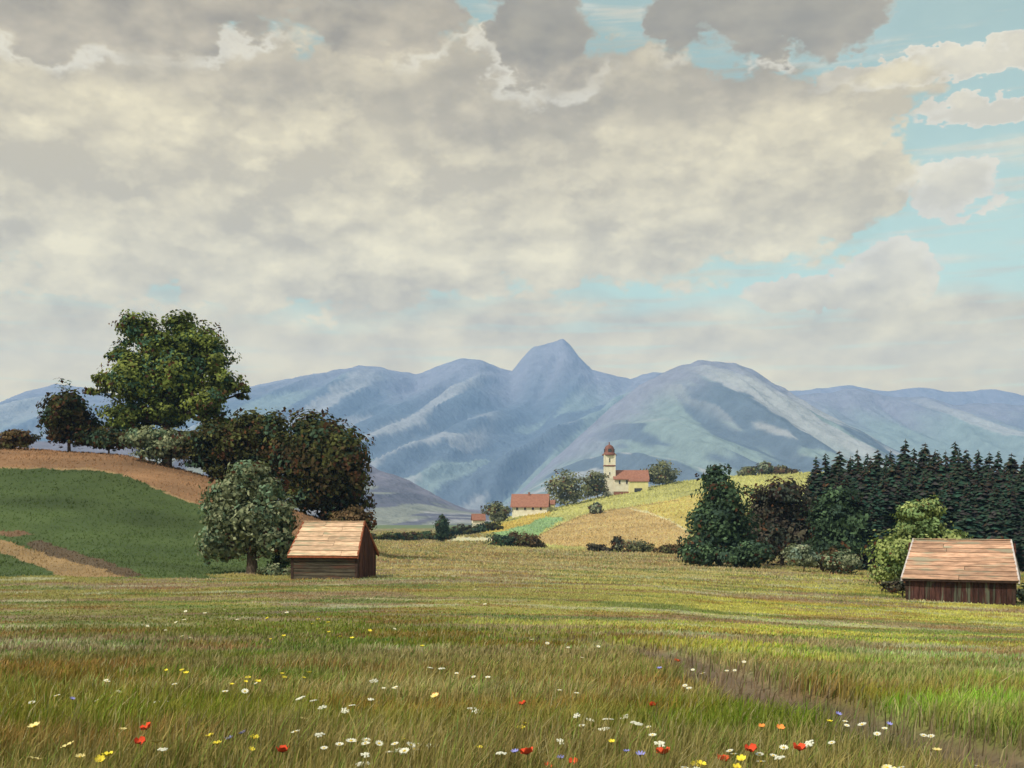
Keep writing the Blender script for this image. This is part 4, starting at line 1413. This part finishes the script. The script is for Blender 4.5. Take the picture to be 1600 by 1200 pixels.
KIND = {
    'daisy': (petal_disc('petals', M['petal_white'], 11, 0.15, 1.0, 0.12, 0.20, 0.05), eye_mesh(M['flower_eye'], 0.30, 0.22)),
    'umbel': (umbel_mesh(M['petal_white']), eye_mesh(M['stem'], 0.10, 0.05)),
    'yellow': (petal_disc('petals', M['petal_yellow'], 6, 0.05, 0.95, 0.20, 0.42, 0.34), eye_mesh(M['flower_eye'], 0.26, 0.25)),
    'cream': (petal_disc('petals', M['petal_cream'], 7, 0.05, 1.0, 0.16, 0.40, 0.24), eye_mesh(M['flower_eye'], 0.28, 0.22)),
    'poppy': (petal_disc('petals', M['petal_red'], 4, 0.02, 1.0, 0.32, 0.72, 0.62), eye_mesh(M['flower_dark'], 0.22, 0.35)),
    'orange': (petal_disc('petals', M['petal_orange'], 5, 0.03, 1.0, 0.25, 0.55, 0.45), eye_mesh(M['flower_eye'], 0.22, 0.28)),
    'blue': (petal_disc('petals', M['petal_blue'], 8, 0.05, 1.0, 0.30, 0.26, 0.38), eye_mesh(M['flower_dark'], 0.24, 0.25)),
}
FL = {
    'daisy': ('oxeye_daisy', 'white daisy flowering in the meadow grass', 'white daisies of the meadow'),
    'umbel': ('yarrow', 'white flat-topped yarrow flowering in the meadow grass', 'white yarrow of the meadow'),
    'yellow': ('buttercup', 'bright yellow buttercup flowering in the meadow grass', 'yellow buttercups of the meadow'),
    'cream': ('hawkbit', 'pale ochre hawkbit flowering in the meadow grass', 'ochre flowers of the meadow'),
    'poppy': ('poppy', 'red poppy flowering in the meadow grass', 'red poppies of the meadow'),
    'orange': ('orange_hawkweed', 'orange flower in the meadow grass', 'orange flowers of the meadow'),
    'blue': ('cornflower', 'violet-blue flower in the meadow grass', 'blue flowers of the meadow'),
}
A = lambda pts: [(x / 2, 860 + y / 2) for x, y in pts]
Bq = lambda pts: [(800 + x / 2, 860 + y / 2) for x, y in pts]
SPOTS = {
    'yellow': A([(520, 375), (568, 376), (724, 419), (767, 410), (805, 411), (880, 386), (965, 382), (835, 213), (975, 230), (1063, 270), (1155, 252), (1320, 300),
                 (655, 583), (796, 587), (1258, 593), (1500, 617), (340, 640), (785, 622), (580, 384), (1025, 226), (845, 278), (1100, 275), (680, 604)])
              + Bq([(590, 670), (716, 652), (28, 557), (990, 535), (310, 598)]),
    'daisy': A([(515, 215), (550, 225), (575, 217), (640, 196), (700, 185), (896, 194), (595, 272), (568, 268), (985, 122), (1015, 116), (1485, 122), (1515, 168),
                (1233, 245), (1427, 384), (1480, 395), (520, 470), (180, 453), (100, 475), (925, 566), (1110, 597), (1140, 602), (1185, 602), (1235, 603), (1285, 607),
                (1015, 617), (1060, 605), (705, 440), (765, 440), (1200, 430), (1230, 430), (330, 405), (545, 418), (1100, 598), (1265, 625), (800, 415), (370, 440)])
             + Bq([(110, 290), (175, 303), (220, 305), (270, 300), (565, 373), (597, 384), (670, 376), (725, 348), (425, 552), (215, 548), (655, 645), (690, 635),
                   (815, 640), (850, 615), (780, 660), (1040, 533), (1095, 543), (1285, 578), (1165, 555), (540, 422), (1460, 675), (1215, 678), (120, 455), (200, 445),
                   (775, 637), (1000, 600), (580, 690), (640, 700), (1310, 580)]),
    'umbel': A([(1345, 367), (1380, 370), (1168, 408), (940, 462), (980, 470), (1010, 490), (1080, 500), (1000, 577), (1250, 630), (1140, 640), (1350, 610), (1565, 635),
                (1475, 495), (1160, 465), (510, 622)])
             + Bq([(245, 530), (300, 530), (355, 520), (390, 541), (290, 560), (150, 598), (930, 605), (835, 648), (460, 606)]),
    'poppy': A([(462, 558), (437, 603), (882, 630)]) + Bq([(438, 486), (745, 627), (900, 625), (662, 660), (515, 348), (470, 637), (190, 665), (50, 637), (112, 678), (35, 482)]),
    'blue': A([(718, 590), (762, 572), (225, 465)]) + Bq([(1020, 513), (1180, 545), (360, 630), (150, 650), (10, 630), (460, 370), (400, 640)]),
    'cream': A([(110, 550), (215, 612), (105, 655), (950, 527), (487, 600), (250, 645), (385, 560), (1360, 455)]) + Bq([(1180, 690), (1330, 625)]),
    'orange': Bq([(780, 552), (838, 557)]) + A([(1360, 455)]),
}
stem_me = MB().tube([(0, 0, -0.25), (0.03, 0.0, 0.4), (0.0, 0.02, 1.0)], [0.012, 0.010, 0.008], 5).mesh('stem', M['stem'])
frnd = random.Random(9)
for kd, spots in SPOTS.items():
    nm, lab, grp = FL[kd]
    if kd in ('daisy', 'yellow', 'umbel'):
        spots = spots + [(a + frnd.uniform(-34, 34), min(b + frnd.uniform(-10, 16), 1200)) for a, b in spots if frnd.random() < 0.35]
    for (px, py) in spots:
        py = min(py, 1204)
        h0 = frnd.uniform(0.15, 0.27)
        p = on_ground(px, py, h0)
        if p.y > 25:
            h0 = 0.14
            p = on_ground(px, py, h0)
        rad = {'daisy': 0.032, 'umbel': 0.046, 'yellow': 0.034, 'cream': 0.042, 'poppy': 0.040, 'orange': 0.030, 'blue': 0.028}[kd]
        rad *= frnd.uniform(0.7, 1.2) * (1 + 0.9 * float(smooth(p.y, 9, 40)))
        t = thing(nm, lab, 'flower', p, frnd.uniform(0, 6.28), grp)
        s = link('stem', stem_me, t)
        s.scale = (h0, h0, h0)
        tilt = (frnd.uniform(0.10, 0.55), frnd.uniform(-0.3, 0.3), 0)
        for part, me in zip(('petals', 'centre'), KIND[kd]):
            o = link(part, me, t, (0, 0.02 * h0, h0 - 0.004))
            o.scale = (rad,) * 3
            # heads nod towards the light behind the viewer
            o.rotation_euler = (tilt[0] * math.cos(t.rotation_euler.z), tilt[1], 0)
